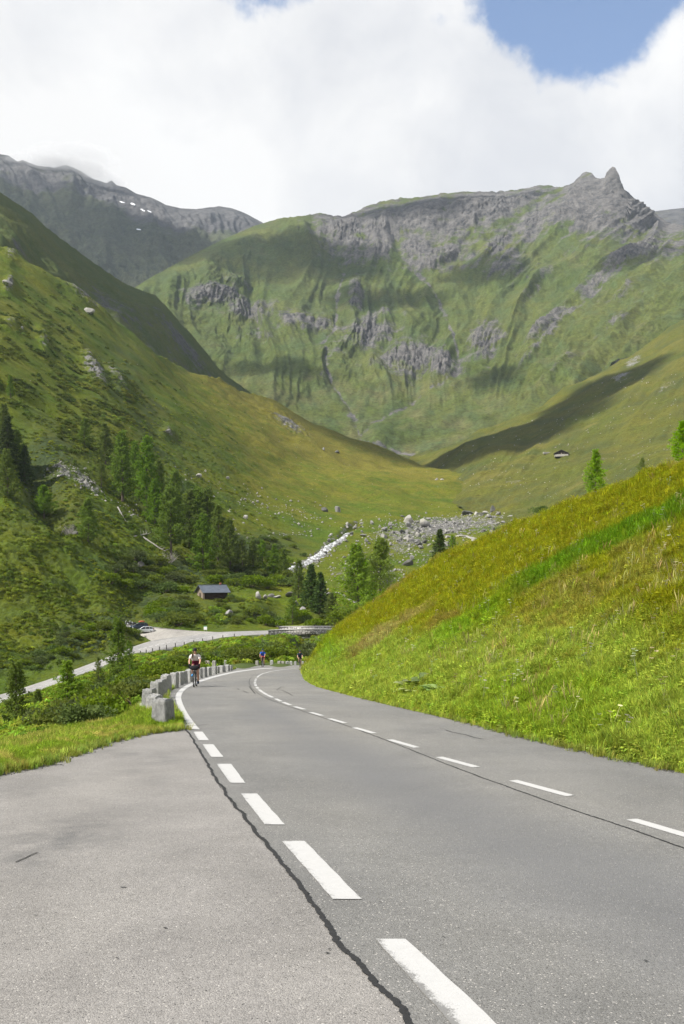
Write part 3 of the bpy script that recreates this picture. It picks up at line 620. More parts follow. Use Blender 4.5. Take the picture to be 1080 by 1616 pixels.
road = sheet('road', carriage, M_asph, 0.0, 0.6, dict(track=track_m, stain=zero_m))
lay = sheet('layby', layby, M_layby, 0.002, 0.6, dict(track=zero_m, stain=stain_m))

def paint_mat():
    t = NT('road_paint'); n = t.noise(13, 6, 0.75); f = t.noise(120, 3, 0.6)
    w = t.math('ADD', t.math('MULTIPLY', t.attr('wear'), 0.9), t.math('ADD', t.math('MULTIPLY', n, 1.1), t.math('MULTIPLY', f, 0.7)))
    c = t.mix(t.rng(n, 0.3, 0.7), (0.375, 0.371, 0.36), (0.425, 0.421, 0.41))
    c = t.mix(t.rng(w, 1.06, 1.24), c, (0.17, 0.167, 0.16))
    return t.done(c, 0.7, t.bump(f, 0.4, 0.003), 0.3)
M_paint = paint_mat()
def ribbon(name, a, b, mat, lift, parent, wear=(0.12, 0.0, 0.1), n=None, k=5):
    """strip between two photograph polylines lying on the road plane"""
    n = n or max(6, len(a) * 3); A, B = poly_interp(a, n), poly_interp(b, n)
    PA, PB = on_road(A[:, 0], A[:, 1], lift), on_road(B[:, 0], B[:, 1], lift)
    s = np.linspace(0, 1, k)[None, :, None]; P = PA[:, None] * (1 - s) + PB[:, None] * s
    jit = perlin(P[..., 0] * 9, P[..., 1] * 5, 3) * 0.006; P[..., 0] += jit
    e = np.linspace(0, 1, k)[None]; wv = np.broadcast_to(wear[1] + wear[0] * np.exp(-(e / 0.22) ** 1.5) + wear[2] * np.exp(-((1 - e) / 0.12) ** 1.5), P.shape[:2]).copy()
    if wear[0] > 0.5: wv = wv + 0.35 * np.linspace(-0.8, 1, n)[:, None] * np.exp(-e / 0.3)
    wv[0] += 0.1; wv[-1] += 0.1
    return obj(name, mesh_np(name, P, grid_faces(n, k), [mat], False, dict(wear=wv)), parent)
# broken edge line beside the lay-by
for q in ([(593, 1483), (641, 1483), (862, 1690), (778, 1690)], [(445, 1328), (481, 1328), (571, 1420), (526, 1420)], [(380.5, 1253), (406, 1253), (450, 1302), (418, 1302)], [(342.5, 1206), (365, 1206), (387.5, 1236), (363.5, 1236)], [(320, 1175), (337, 1175), (353, 1195), (333.5, 1195)], [(305.5, 1155), (320, 1155), (330, 1168.5), (314, 1168.5)]):
    big = q[0][1] > 1400
    ribbon('edge_dash', [q[0], q[3]], [q[1], q[2]], M_paint, 0.006, road, (0.55, 0.0, 0.08) if big else (0.2, 0.0, 0.12), 26 if big else 14, 9)
outer = [(430, 1054), (415, 1054.6), (399, 1056), (389, 1057.2), (372, 1059.4), (356, 1062.5), (335, 1067.3), (315.5, 1073.2), (304, 1077.2), (296, 1080.6), (290, 1084), (283.5, 1088.8), (279, 1094), (277, 1099), (277.4, 1104), (279, 1110), (282, 1118), (286, 1126), (291.5, 1135), (300, 1151)]
inner = [(430, 1054.8), (415, 1055.6), (399, 1057.3), (389, 1058.7), (372, 1061.2), (356, 1064.7), (337, 1069.8), (318, 1076.0), (307.5, 1080), (300, 1083.6), (295, 1086.6), (290, 1091), (287, 1096), (286, 1101), (287, 1106), (289.5, 1113), (294, 1122), (298.5, 1129.5), (304, 1137.5), (315.5, 1151.5)]
ribbon('edge_line', outer, inner, M_paint, 0.006, road, (0.2, 0.0, 0.15), 90, 5)
# broken centre line
cw = on_road(np.array([p[0] for p in CENTRE]), np.array([p[1] for p in CENTRE]))
cl = np.r_[0, np.cumsum(np.linalg.norm(np.diff(cw, axis=0), axis=1))]
def c_at(s): return np.stack([np.interp(s, cl, cw[:, k]) for k in range(3)], -1)
def strip_world(name, s0, s1, width, mat, lift, parent, n=8, wear=0.12):
    s = np.linspace(s0, s1, n); p = c_at(s); d = np.gradient(p, axis=0); nn = np.stack([-d[:, 1], d[:, 0], 0 * d[:, 0]], -1); nn /= np.linalg.norm(nn, axis=1, keepdims=True)
    k = np.linspace(-0.5, 0.5, 4)[None, :, None]; P = p[:, None] + nn[:, None] * k * width; P[..., 2] += lift
    wv = np.full(P.shape[:2], 0.04); wv[:, 0] = wear; wv[:, -1] = wear; wv[0] += 0.1; wv[-1] += 0.1
    return obj(name, mesh_np(name, P, grid_faces(n, 4)[:, ::-1], [mat], False, dict(wear=wv)), parent)
def s_of(px): return float(np.interp(-px, [-p[0] for p in CENTRE[:24]], cl[:24]))
for a, b in ((1260, 1190), (1091, 997), (900, 810), (752, 693), (658, 615), (591, 559.5), (545, 520), (509, 490), (481, 465), (459, 447), (444, 435), (431, 422.5), (422, 415), (414.5, 409)):
    strip_world('centre_dash', s_of(a), s_of(b), 0.125, M_paint, 0.006, road)
s0 = s_of(408); 
for k in range(5): strip_world('centre_dash', s0 + 0.4 + k * 2.9, s0 + 2.2 + k * 2.9, 0.125, M_paint, 0.006, road)
strip_world('centre_line', s0 + 16.0, cl[-1], 0.12, M_paint, 0.006, road, 30)

# crack sealing
def seal_mat():
    t = NT('bitumen_seal'); n = t.noise(30, 4, 0.6)
    return t.done(t.mix(n, (0.014, 0.014, 0.015), (0.034, 0.034, 0.034)), t.rng(n, 0.3, 0.7, 0.6, 0.8), t.bump(n, 0.3, 0.004), 0.2)
M_seal = seal_mat()
def crack(name, pts, wid, parent, lift=0.007, wob=0.02, n=160, seed=1, mat=None):
    A = poly_interp(pts, n); P = on_road(A[:, 0], A[:, 1], lift); d = np.gradient(P, axis=0)
    nn = np.stack([-d[:, 1], d[:, 0], 0 * d[:, 0]], -1); nn /= np.linalg.norm(nn, axis=1, keepdims=True) + 1e-9
    s = np.cumsum(np.linalg.norm(d, axis=1)); off = fbm(s * 1.7, 0 * s, 4, seed) * wob
    w = wid * (1 + 0.45 * fbm(s * 4.0, 0 * s + 5, 4, seed + 3)); w[0] *= 0.3; w[-1] *= 0.3
    L = P + nn * (off + w / 2 + 0.012 * perlin(s * 22, 0 * s, 4) * (wid > 0.02))[:, None]; Rr = P + nn * (off - w / 2 + 0.012 * perlin(s * 19, 0 * s + 9, 4) * (wid > 0.02))[:, None]
    V = np.stack([L, Rr], 1); return obj(name, mesh_np(name, V, grid_faces(n, 2), [mat or M_seal], False), parent)
crack('base_course', SEAM_L, 0.5, road, -0.012, 0.0, 120, 2, M_asph)
crack('crack_seal', SEAM_L[1:-2], 0.034, road, 0.009, 0.05, 420, 4)
crack('crack_seal', [(1100, 1346.5), (1000, 1310), (900, 1277), (800, 1241.5), (720, 1212), (640, 1180), (560, 1149.5), (500, 1129.5), (450, 1113), (425, 1104), (408, 1095), (398, 1086), (393, 1078), (394, 1072), (400, 1066)], 0.022, road, 0.004, 0.02, 260, 9)
for pts, wd in (([(702, 1152), (715, 1156), (735, 1160), (748, 1164), (763, 1167)], 0.02), ([(437, 1089), (447, 1090), (455, 1094), (462, 1098)], 0.03), ([(437, 1089), (444, 1084), (450, 1085)], 0.025), ([(393, 1083), (398, 1089), (403, 1095)], 0.04), ([(374, 1087), (378, 1088.5)], 0.05), ([(383, 1090), (392, 1094)], 0.03), ([(293, 1146), (305, 1145.4), (318, 1144.4), (330, 1143.6)], 0.03), ([(25, 1362), (48, 1352), (62, 1346)], 0.012), ([(190, 1401), (200, 1402)], 0.012)):
    crack('crack', pts, wd, road if pts[0][0] > 240 else lay, 0.008, 0.03, 24, int(pts[0][0]))
# oil spots and pebbles on the lay-by
bm = bmesh.new()
for x, y, r in ((261, 1466, 0.012), (517, 1506, 0.012), (56, 1446, 0.008), (185, 1514, 0.008), (1019, 1518, 0.012), (600, 1425, 0.008), (700, 1480, 0.008), (520, 1500, 0.009)):
    p = on_road(x, y, 0.009); vv = [bm.verts.new((p[0] + r * (1 + 0.4 * math.sin(3.1 * k + x)) * math.cos(k * math.pi / 4), p[1] + r * 0.8 * math.sin(k * math.pi / 4), p[2] - GRADE * r * 0.8 * math.sin(k * math.pi / 4))) for k in range(8)]
    bm.faces.new(vv)
bm_obj('oil_spots', bm, M_seal, lay)['kind'] = 'stuff'

# lower road, its parking place and the far paths, draped on the valley slope
def drape(name, top, bot, px, mat, lift, k=6, gfun=fieldV, parent=None, kind='structure'):
    s = np.linspace(0, 1, k)[:, None]; y = bot(px)[None] * (1 - s) + top(px)[None] * s; PX = np.broadcast_to(px[None], y.shape)
    P = W(PX, y, gfun(PX, y)); P[..., 2] += lift
    sk0, sk1 = P[:1].copy(), P[-1:].copy(); sk0[..., 2] -= 0.8; sk1[..., 2] -= 0.8
    P = np.concatenate([sk0, P, sk1], 0)
    return obj(name, mesh_np(name, P, grid_faces(*P.shape[:2]), [mat], False, dict(wear=np.zeros(P.shape[:2]))), parent, kind if parent is None else None)
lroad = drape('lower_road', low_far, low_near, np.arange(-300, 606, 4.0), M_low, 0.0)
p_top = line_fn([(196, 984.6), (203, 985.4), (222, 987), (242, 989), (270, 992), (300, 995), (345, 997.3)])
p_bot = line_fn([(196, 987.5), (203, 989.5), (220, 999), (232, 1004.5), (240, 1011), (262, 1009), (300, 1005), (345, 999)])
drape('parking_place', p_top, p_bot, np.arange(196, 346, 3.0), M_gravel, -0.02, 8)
for k in range(44):
    a = -40 + k * 9.2
    if a > 395: break
    b = a + 5.2; mid = lambda p: low_mid(p)
    w = lambda p: (low_near(p) - low_far(p)) * 0.018
    xs = np.array([a, (a + b) / 2, b]); yt, yb = mid(xs) - w(xs), mid(xs) + w(xs)
    P = np.stack([W(xs, yb, fieldV(xs, yb)), W(xs, yt, fieldV(xs, yt))], 0); P[..., 2] += 0.02
    obj('centre_dash', mesh_np('centre_dash', P, grid_faces(2, 3), [M_paint], False, dict(wear=np.zeros(6))), lroad)
def path(name, pts, wid, mat, g, lift=0.25):
    A = poly_interp(pts, max(10, len(pts) * 10)); P = g(A[:, 0], A[:, 1]); P[:, 2] += lift
    d = np.gradient(P, axis=0); nn = np.stack([-d[:, 1], d[:, 0], 0 * d[:, 0]], -1); nn /= np.linalg.norm(nn, axis=1, keepdims=True)
    wv = wid * (1 + 0.25 * fbm(np.arange(len(P)) / 3.0, 0 * P[:, 0], 3, 2))[:, None]
    s = np.array([-0.5, 0, 0.5]); V = P[:, None] + nn[:, None] * s[None, :, None] * wv[:, None]; V[:, [0, 2], 2] -= lift * 1.3
    return obj(name, mesh_np(name, V, grid_faces(len(P), 3), [mat], True, dict(wear=np.zeros(V.shape[:2]))), None, 'structure')
path('gravel_track', [(505, 938), (520, 934), (535, 935), (548, 942), (560, 950), (575, 956)], 2.2, M_gravel, gV, 0.22)
path('footpath', [(752, 858), (742, 851), (735, 849), (722, 850), (700, 853)], 4.0, M_gravel, gV, 0.35)
path('footpath', [(800, 822), (796, 812), (790, 803), (800, 797), (822, 788), (835, 776)], 1.4, M_gravel, gV, 0.35)
# ================================================================ unseen clouds added left of the view, each aimed to shade a chosen slope, and the air
def cloud_mat(name, dens):
    m = bpy.data.materials.new(name); m.use_nodes = True; m.node_tree.nodes.clear()
    o_ = m.node_tree.nodes.new('ShaderNodeOutputMaterial'); v_ = m.node_tree.nodes.new('ShaderNodeVolumePrincipled')
    v_.inputs['Color'].default_value = (0.97, 0.975, 0.98, 1); v_.inputs['Density'].default_value = dens; v_.inputs['Anisotropy'].default_value = 0.3
    m.node_tree.links.new(v_.outputs[0], o_.inputs['Volume']); return m
def cloud(px, y, z, a, b, rot, seed, base=2300.0, depth=2.0):
    T = W(px, y, z); C = T + np.array(sv) * ((base - T[2]) / sv.z)
    bm = bmesh.new(); bmesh.ops.create_icosphere(bm, subdivisions=5, radius=1.0); V = np.array([v.co for v in bm.verts])
    n = fbm(V[:, 0] * 1.6 + seed, V[:, 1] * 1.6 + V[:, 2] * 1.1, 5, seed, 0.6)
    V = V * (1 + 0.55 * n)[:, None]; V[:, 2] = np.where(V[:, 2] < 0, V[:, 2] * 0.25, V[:, 2])
    c, s = math.cos(rot), math.sin(rot)
    X = V[:, 0] * a; Y = V[:, 1] * b; Z = V[:, 2] * min(a, b) * 0.45
    for v, x, yy, zz in zip(bm.verts, X * c - Y * s, X * s + Y * c, Z): v.co = (x, yy, zz)
    o = bm_obj('cloud', bm, cloud_mat('cloud', depth / (min(a, b) * 0.6)), None, True, 'structure'); o.location = C; return o
for k, q in enumerate([(275, 545, 1080, 130, 260, 0.35), (110, 375, 2900, 420, 520, 0), (260, 400, 3000, 240, 260, 0.4), (415, 410, 2150, 230, 170, 0.1), (530, 415, 2180, 120, 170, 0.1), (660, 340, 2430, 170, 110, 0.0), (610, 480, 1930, 150, 75, 0.2), (770, 440, 2030, 130, 70, 0.4), (440, 604, 1500, 95, 70, 0.2),
                       (725, 722, 870, 95, 120, 0.5), (690, 728, 900, 80, 90, 0.3), (760, 712, 850, 80, 90, 0.5), (835, 682, 900, 125, 85, 0.9), (945, 618, 1000, 125, 80, 0.9), (790, 610, 1420, 80, 40, 0.8), (1010, 430, 1760, 90, 80, 0.6), (700, 330, 2480, 300, 60, 0.0)]):
    cloud(*q, seed=200 + k * 7, depth=4.0 if q[2] < 1150 else 1.5)

# a shred of cloud caught on the far left ridge
for k, (px, y, z, a, b, c_, dn) in enumerate([(105, 268, 3420, 150, 90, 46, 0.008), (62, 258, 3440, 110, 80, 34, 0.006), (160, 286, 3430, 90, 70, 26, 0.006), (120, 250, 3480, 170, 90, 50, 0.006)]):
    o = cloud(px, y, z, a, b, 0.2, 300 + k, depth=1.0); o.location = tuple(W(px, y, z)); o.data.materials.clear(); o.data.materials.append(cloud_mat('cloud_shred', dn)); o.name = 'cloud_shred'; o['kind'] = 'stuff'; o['label'] = 'shred of cloud caught on the far left ridge'; o.scale = (1, 1, c_ / (min(a, b) * 0.45))
bm = bmesh.new(); bmesh.ops.create_cube(bm, size=1.0)
for v in bm.verts: v.co = (v.co.x * 6800, 2150 + v.co.y * 5100, 640 + v.co.z * 2360)
hm = bpy.data.materials.new('haze'); hm.use_nodes = True; hm.node_tree.nodes.clear()
ho = hm.node_tree.nodes.new('ShaderNodeOutputMaterial'); hv = hm.node_tree.nodes.new('ShaderNodeVolumePrincipled')
hv.inputs['Color'].default_value = (0.72, 0.85, 1.0, 1); hv.inputs['Density'].default_value = 0.000048; hv.inputs['Anisotropy'].default_value = 0.2
hm.node_tree.links.new(hv.outputs[0], ho.inputs['Volume'])
haze = bm_obj('haze', bm, hm, None, False, 'stuff')
haze['label'] = 'thin bluish air between the road and the far ridges'
# ================================================================ VEGETATION
def leaf_mat(name, ca, cb, cc=None, trans=0.35, inst=False, rough=0.7):
    t = NT(name)
    rnd = t.n('ShaderNodeObjectInfo').outputs['Random']
    nz = t.noise(1.3, 3, 0.6); nf = t.noise(7.0, 2, 0.5)
    c = t.mix(t.rng(nz, 0.35, 0.65), ca, cb)
    if cc: c = t.mix(t.rng(nf, 0.52, 0.72), c, cc)
    if inst:
        c = t.hsv(t.mix(0.92, c, t.attr('tint', 'INSTANCER', 'Color')), 0.5, 1.0, 1.45)
        c = t.hsv(c, t.rng(rnd, 0, 1, 0.485, 0.515), 1.0, t.rng(nf, 0.3, 0.7, 0.75, 1.3))
    else:
        c = t.hsv(c, t.rng(rnd, 0, 1, 0.485, 0.512), t.rng(rnd, 0, 1, 0.9, 1.08), t.rng(rnd, 0, 1, 0.82, 1.2))
    t.done(c, rough, None, 0.06)
    tr = t.n('ShaderNodeBsdfTranslucent'); t.t.links.new(c, tr.inputs[0]); mxs = t.n('ShaderNodeMixShader'); mxs.inputs[0].default_value = trans
    t.t.links.new(t.p.outputs[0], mxs.inputs[1]); t.t.links.new(tr.outputs[0], mxs.inputs[2]); t.t.links.new(mxs.outputs[0], t.out.inputs[0])
    return t.m
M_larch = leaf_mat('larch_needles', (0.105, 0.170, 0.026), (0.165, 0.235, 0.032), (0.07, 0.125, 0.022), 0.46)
M_larch_lit = leaf_mat('lit_larch_needles', (0.16, 0.28, 0.020), (0.24, 0.36, 0.026), (0.11, 0.21, 0.018), 0.5)  # lit look of the nearer larches put into the needle colour
M_spruce = leaf_mat('spruce_needles', (0.045, 0.075, 0.022), (0.075, 0.11, 0.028), None, 0.25)
M_alder = leaf_mat('alder_leaves', (0.095, 0.145, 0.014), (0.16, 0.205, 0.022), (0.06, 0.10, 0.012), 0.4)
M_willow = leaf_mat('willow_leaves', (0.08, 0.115, 0.032), (0.125, 0.165, 0.048), (0.05, 0.08, 0.022), 0.35)
def bark_mat(name, a, b):
    t = NT(name); n = t.noise(3, 5, 0.65, vec=t.objco(), sc=(6, 6, 1)); return t.done(t.mix(t.rng(n, 0.3, 0.7), a, b), 0.9, t.bump(n, 0.6, 0.03), 0.1)
M_bark = bark_mat('larch_bark', (0.06, 0.045, 0.035), (0.16, 0.13, 0.11))
M_dead = bark_mat('dead_wood', (0.22, 0.20, 0.18), (0.42, 0.40, 0.37))

def tube_np(P, rad, sides=5):
    """tapered tube along points P"""
    P = np.asarray(P, float); n = len(P); d = np.gradient(P, axis=0); d /= np.linalg.norm(d, axis=1, keepdims=True) + 1e-9
    up = np.where(np.abs(d[:, 2:3]) > 0.9, np.array([[1.0, 0, 0]]), np.array([[0, 0, 1.0]])); a = np.cross(d, up); a /= np.linalg.norm(a, axis=1, keepdims=True) + 1e-9; b = np.cross(d, a)
    an = np.arange(sides) * 2 * np.pi / sides
    V = P[:, None] + (a[:, None] * np.cos(an)[None, :, None] + b[:, None] * np.sin(an)[None, :, None]) * np.asarray(rad, float)[:, None, None]
    i = np.arange(n * sides).reshape(n, sides); j = np.roll(i, -1, 1)
    Fq = np.stack([i[:-1], j[:-1], j[1:], i[1:]], -1).reshape(-1, 4)
    return V.reshape(-1, 3), Fq
def join(parts):
    Vs, Fs, k = [], [], 0
    for V, Fq in parts: Vs.append(V); Fs.append(Fq + k); k += len(V)
    return np.concatenate(Vs), np.concatenate(Fs)
def leaves_np(C, D, L, Wd, g):
    """diamond shaped leaf quads at C pointing along D"""
    n = len(C); D = D / (np.linalg.norm(D, axis=1, keepdims=True) + 1e-9); r = g.normal(size=(n, 3)); s = np.cross(D, r); s /= np.linalg.norm(s, axis=1, keepdims=True) + 1e-9
    L = np.broadcast_to(L, (n,))[:, None]; Wd = np.broadcast_to(Wd, (n,))[:, None]
    nr = np.cross(s, D)
    V = np.stack([C, C + D * L * 0.5 + s * Wd * 0.5 + nr * L * 0.08, C + D * L, C + D * L * 0.5 - s * Wd * 0.5 + nr * L * 0.08], 1)
    return V.reshape(-1, 3), np.arange(n * 4).reshape(n, 4)

def conifer(kind, seed, H=12.0, Rr=2.7, nb=85, clear=0.08, per=34, lean=0.0):
    g = np.random.default_rng(seed); parts = []
    hs = np.linspace(0, 1, 8); wob = np.cumsum(g.normal(0, 0.05, (8, 2)), 0); tr = np.c_[wob * H / 12 + lean * hs[:, None] * H, hs * H]
    parts.append(tube_np(tr, 0.21 * H / 12 * (1 - hs * 0.93) + 0.012, 6))
    LC, LD, LL, LW = [], [], [], []
    az = g.uniform(0, 6.28)
    prof_gap = g.uniform(0.7, 1.12, 12)
    for i in range(nb):
        h = clear + (0.985 - clear) * ((i + g.uniform(0, 1)) / nb) ** 0.85
        az += 2.4 + g.normal(0, 0.35)
        t = (h - clear) / (1 - clear)
        if kind == 'larch': L = Rr * (0.12 + 1.05 * (1 - t) ** 0.85 * (0.55 + 0.45 * min(1, t * 6))) * g.uniform(0.55, 1.15) * prof_gap[int((az % 6.28) / 6.28 * 12) % 12]
        else: L = Rr * (0.06 + 0.95 * (1 - t)) * g.uniform(0.75, 1.08)
        o = np.array([np.interp(h, hs, tr[:, 0]), np.interp(h, hs, tr[:, 1]), h * H]); d = np.array([math.cos(az), math.sin(az), 0])
        s = np.linspace(0, 1, 4)[:, None]
        rise = (0.30 if kind == 'larch' else 0.10) * (t + 0.05) - (0.12 if kind == 'larch' else 0.42)
        B = o + d * L * s + np.array([0, 0, 1]) * L * (rise * s + (0.22 if kind == 'larch' else 0.28) * s * s)
        parts.append(tube_np(B, np.array([0.035, 0.024, 0.014, 0.004]) * (0.4 + L / 2.5) * H / 12, 3))
        k = max(8, int(1.45 * per * (0.35 + L / Rr)))
        u = g.uniform(0.12, 1.0, k) ** 0.8
        C = np.stack([np.interp(u, s[:, 0], B[:, q]) for q in range(3)], 1)
        side = g.normal(0, 0.16 * L * (1 - u * 0.55)[:, None], (k, 3)) * np.array([1, 1, 0.42])
        C = C + side
        D = d[None] * g.uniform(0.2, 1, (k, 1)) + g.normal(0, 0.6, (k, 3)) + np.array([0, 0, -0.25 if kind == 'larch' else -0.5])
        LC.append(C); LD.append(D); LL.append(g.uniform(0.36, 0.68, k) * H / 12 ** 1.0 if kind == 'larch' else g.uniform(0.3, 0.55, k) * H / 12); LW.append(g.uniform(0.11, 0.22, k) * H / 12 if kind == 'larch' else g.uniform(0.14, 0.24, k) * H / 12)
    V, Fq = join(parts); trunk = mesh_np('trunk', V, Fq, [M_bark], True)
    V, Fq = leaves_np(np.concatenate(LC), np.concatenate(LD), np.concatenate(LL), np.concatenate(LW), g)
    crown = mesh_np('crown', V, Fq, [M_larch if kind == 'larch' else M_spruce], False)
    return trunk, crown
LARCH = [conifer('larch', 3, 12, 3.0, 90, 0.06), conifer('larch', 8, 12, 3.7, 90, 0.04, 48), conifer('larch', 15, 12, 2.6, 92, 0.08), conifer('larch', 21, 12, 4.2, 80, 0.18, 54), conifer('larch', 33, 12, 3.3, 66, 0.08, 34, 0.03)]
SPRUCE = [conifer('spruce', 41, 12, 2.6, 120, 0.03, 34), conifer('spruce', 47, 12, 2.2, 120, 0.05, 32)]

LARCH_LIT = []
for tr_, cr_ in LARCH: c2 = cr_.copy(); c2.materials.clear(); c2.materials.append(M_larch_lit); LARCH_LIT.append((tr_, c2))
def bush_mesh(seed, leafm, n=900, size=1.0, leaf=(0.10, 0.19), flat=0.75):
    """a rounded shrub, radius about 1, made of stems and leaf clumps of uneven outline"""
    g = np.random.default_rng(seed); lob = g.normal(size=(9, 3)); lob[:, 2] = np.abs(lob[:, 2]); lob /= np.linalg.norm(lob, axis=1, keepdims=True)
    lr = g.uniform(0.32, 0.52, 9); lc = lob * g.uniform(0.35, 0.68, (9, 1)) * np.array([1, 1, flat]) + np.array([0, 0, 0.18])
    w = g.integers(0, 9, n); d = g.normal(size=(n, 3)); d /= np.linalg.norm(d, axis=1, keepdims=True); d[:, 2] = np.where(d[:, 2] < -0.3, -d[:, 2], d[:, 2])
    C = lc[w] + d * lr[w, None] * g.uniform(0.6, 1.05, (n, 1)) * np.array([1, 1, 0.9]); C[:, 2] = np.maximum(C[:, 2], 0.02)
    D = d + g.normal(0, 0.7, (n, 3))
    V, Fq = leaves_np(C, D, g.uniform(*leaf, n), g.uniform(leaf[0] * 0.6, leaf[1] * 0.62, n), g)
    fol = mesh_np('foliage', V * size, Fq, [leafm], False)
    st = [tube_np(np.array([[0, 0, -0.1], lc[k] * 0.45, lc[k]]) * size, np.array([0.035, 0.022, 0.008]) * size, 4) for k in range(6)]
    V, Fq = join(st); stem = mesh_np('stem', V, Fq, [M_bark], True)
    return stem, fol
BUSH = [bush_mesh(s, M_alder, 1100) for s in (1, 2, 3)] + [bush_mesh(s, M_willow, 1000, 1.0, (0.09, 0.17), 0.65) for s in (5, 6)]

def plant(name, pair, names, P, hz, rz, label, cat, group=None, base=12.0, wide=1.0):
    r = empty(name, tuple(P), rz); s = hz / base; r.scale = (s * wide, s * wide, s)
    for nm, me in zip(names, pair): obj(nm, me, r)
    return tag(r, label, cat, group)
def tree(kind, var, P, h, label, group=None, wide=1.0):
    return plant('larch_tree' if kind != 's' else 'spruce_tree', {'l': LARCH, 'b': LARCH_LIT, 's': SPRUCE}[kind][var], ('trunk', 'crown'), P, h, random.uniform(0, 6.28), label, 'tree', group, 12.0, wide)
def px_h(hpx, P): return hpx * P[1] / F

# trees one can tell apart: (kind, variant, px, base y, height px, width, label)
ORD = ['first', 'second', 'third', 'fourth', 'fifth', 'sixth', 'seventh', 'eighth', 'ninth', 'tenth', 'eleventh', 'twelfth', 'thirteenth', 'fourteenth', 'fifteenth', 'sixteenth', 'seventeenth', 'eighteenth', 'nineteenth', 'twentieth']
TREES_V = [
 ('l', 2, 17, 623, 36, 1.0, 'small lone larch high on the left slope at the picture edge'),
 ('l', 0, 6, 700, 84, 1.1, 'tall dark larch at the left edge above the shaded gully'),
 ('l', 2, 26, 702, 62, 1.1, 'slimmer larch just right of the tall dark one at the left edge'),
 ('s', 1, 14, 716, 78, 1.5, 'broad dark spruce in the shaded cluster at the left edge'),
 ('s', 0, 38, 724, 60, 1.5, 'small dark spruce right of the broad one in the shaded cluster'),
 ('l', 1, 11, 786, 78, 1.05, 'broad larch at the left edge below the shaded gully'),
 ('l', 3, 70, 774, 54, 1.2, 'squat larch standing in the shaded gully left of the talus'),
 ('l', 1, 138, 856, 68, 1.1, 'lone bushy larch below the talus, beside the grey dead shrub'),
 ('l', 1, 135, 708, 48, 1.2, 'larch at the top left end of the grove'),
 ('l', 2, 166, 735, 66, 1.1, 'second larch from the top left end of the grove'),
 ('l', 4, 160, 770, 40, 1.2, 'short pale young larch under the grove beside the talus'),
 ('l', 2, 194, 792, 112, 1.0, 'tallest slender larch at the left of the dense grove'),
 ('l', 0, 213, 772, 74, 1.0, 'larch tucked between the two tallest trees of the grove'),
 ('l', 2, 231, 797, 110, 1.05, 'tall larch right of the tallest slender one in the grove'),
 ('l', 0, 251, 800, 74, 1.0, 'larch half hidden at the right shoulder of the tall pair'),
 ('l', 1, 245, 826, 76, 0.95, 'larch with a visible grey trunk below the tall pair'),
 ('l', 0, 277, 838, 102, 0.9, 'dark larch behind the foremost tree of the grove'),
 ('l', 3, 270, 879, 112, 0.95, 'foremost larch of the grove with a bare lower trunk'),
 ('l', 1, 298, 862, 92, 0.9, 'dense larch directly right of the foremost grove tree'),
 ('l', 0, 312, 868, 100, 0.95, 'fourth larch from the right end of the grove'),
 ('l', 2, 328, 874, 106, 1.0, 'third larch from the right end of the grove'),
 ('l', 1, 322, 900, 92, 1.0, 'larch standing lowest in the grove above the bushes'),
 ('l', 0, 345, 886, 90, 1.0, 'second larch from the right end of the grove'),
 ('l', 1, 363, 894, 78, 1.0, 'larch at the right end of the grove'),
 ('l', 4, 383, 900, 52, 1.2, 'first small larch right of the grove above the hut'),
 ('l', 0, 399, 902, 54, 1.1, 'second small larch right of the grove above the hut'),
 ('l', 4, 416, 904, 56, 1.1, 'third small larch right of the grove, upslope of the rocks'),
 ('l', 1, 433, 908, 52, 1.0, 'fourth small larch right of the grove, nearest the stream'),
 ('l', 2, 449, 912, 48, 1.1, 'small larch at the left bank of the stream'),
 ('l', 0, 472, 948, 62, 1.1, 'larch left of the dark spruces above the bridge'),
 ('s', 0, 490, 962, 70, 1.5, 'dark spruce above the bridge, left of the pair'),
 ('s', 1, 504, 970, 68, 1.6, 'dark spruce above the bridge, right of the pair'),
 ('l', 1, 524, 992, 60, 1.1, 'green larch right of the dark spruces, over the bridge'),
 ('l', 4, 462, 985, 46, 1.3, 'young bushy larch among boulders behind the bridge parapet'),
]
for kd, v, x, y, h, w, lb in TREES_V:
    P = gV(x, y); P[2] -= 0.15; tree(kd, v, P, px_h(h, P), lb, 'larches on the valley side' if kd == 'l' else 'spruces in the valley', w)
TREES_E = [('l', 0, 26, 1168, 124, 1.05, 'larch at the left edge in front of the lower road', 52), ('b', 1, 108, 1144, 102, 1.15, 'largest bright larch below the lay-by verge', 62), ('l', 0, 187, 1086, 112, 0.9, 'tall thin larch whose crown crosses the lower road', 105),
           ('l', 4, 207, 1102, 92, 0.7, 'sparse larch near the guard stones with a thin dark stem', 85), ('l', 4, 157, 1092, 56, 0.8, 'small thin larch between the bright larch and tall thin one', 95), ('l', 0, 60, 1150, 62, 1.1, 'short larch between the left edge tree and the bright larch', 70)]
for kd, v, x, y, h, w, lb, zz in TREES_E:
    P = W(x, y, zz); tree(kd, v, P, px_h(h, P) , lb, 'larches below the upper road', w)
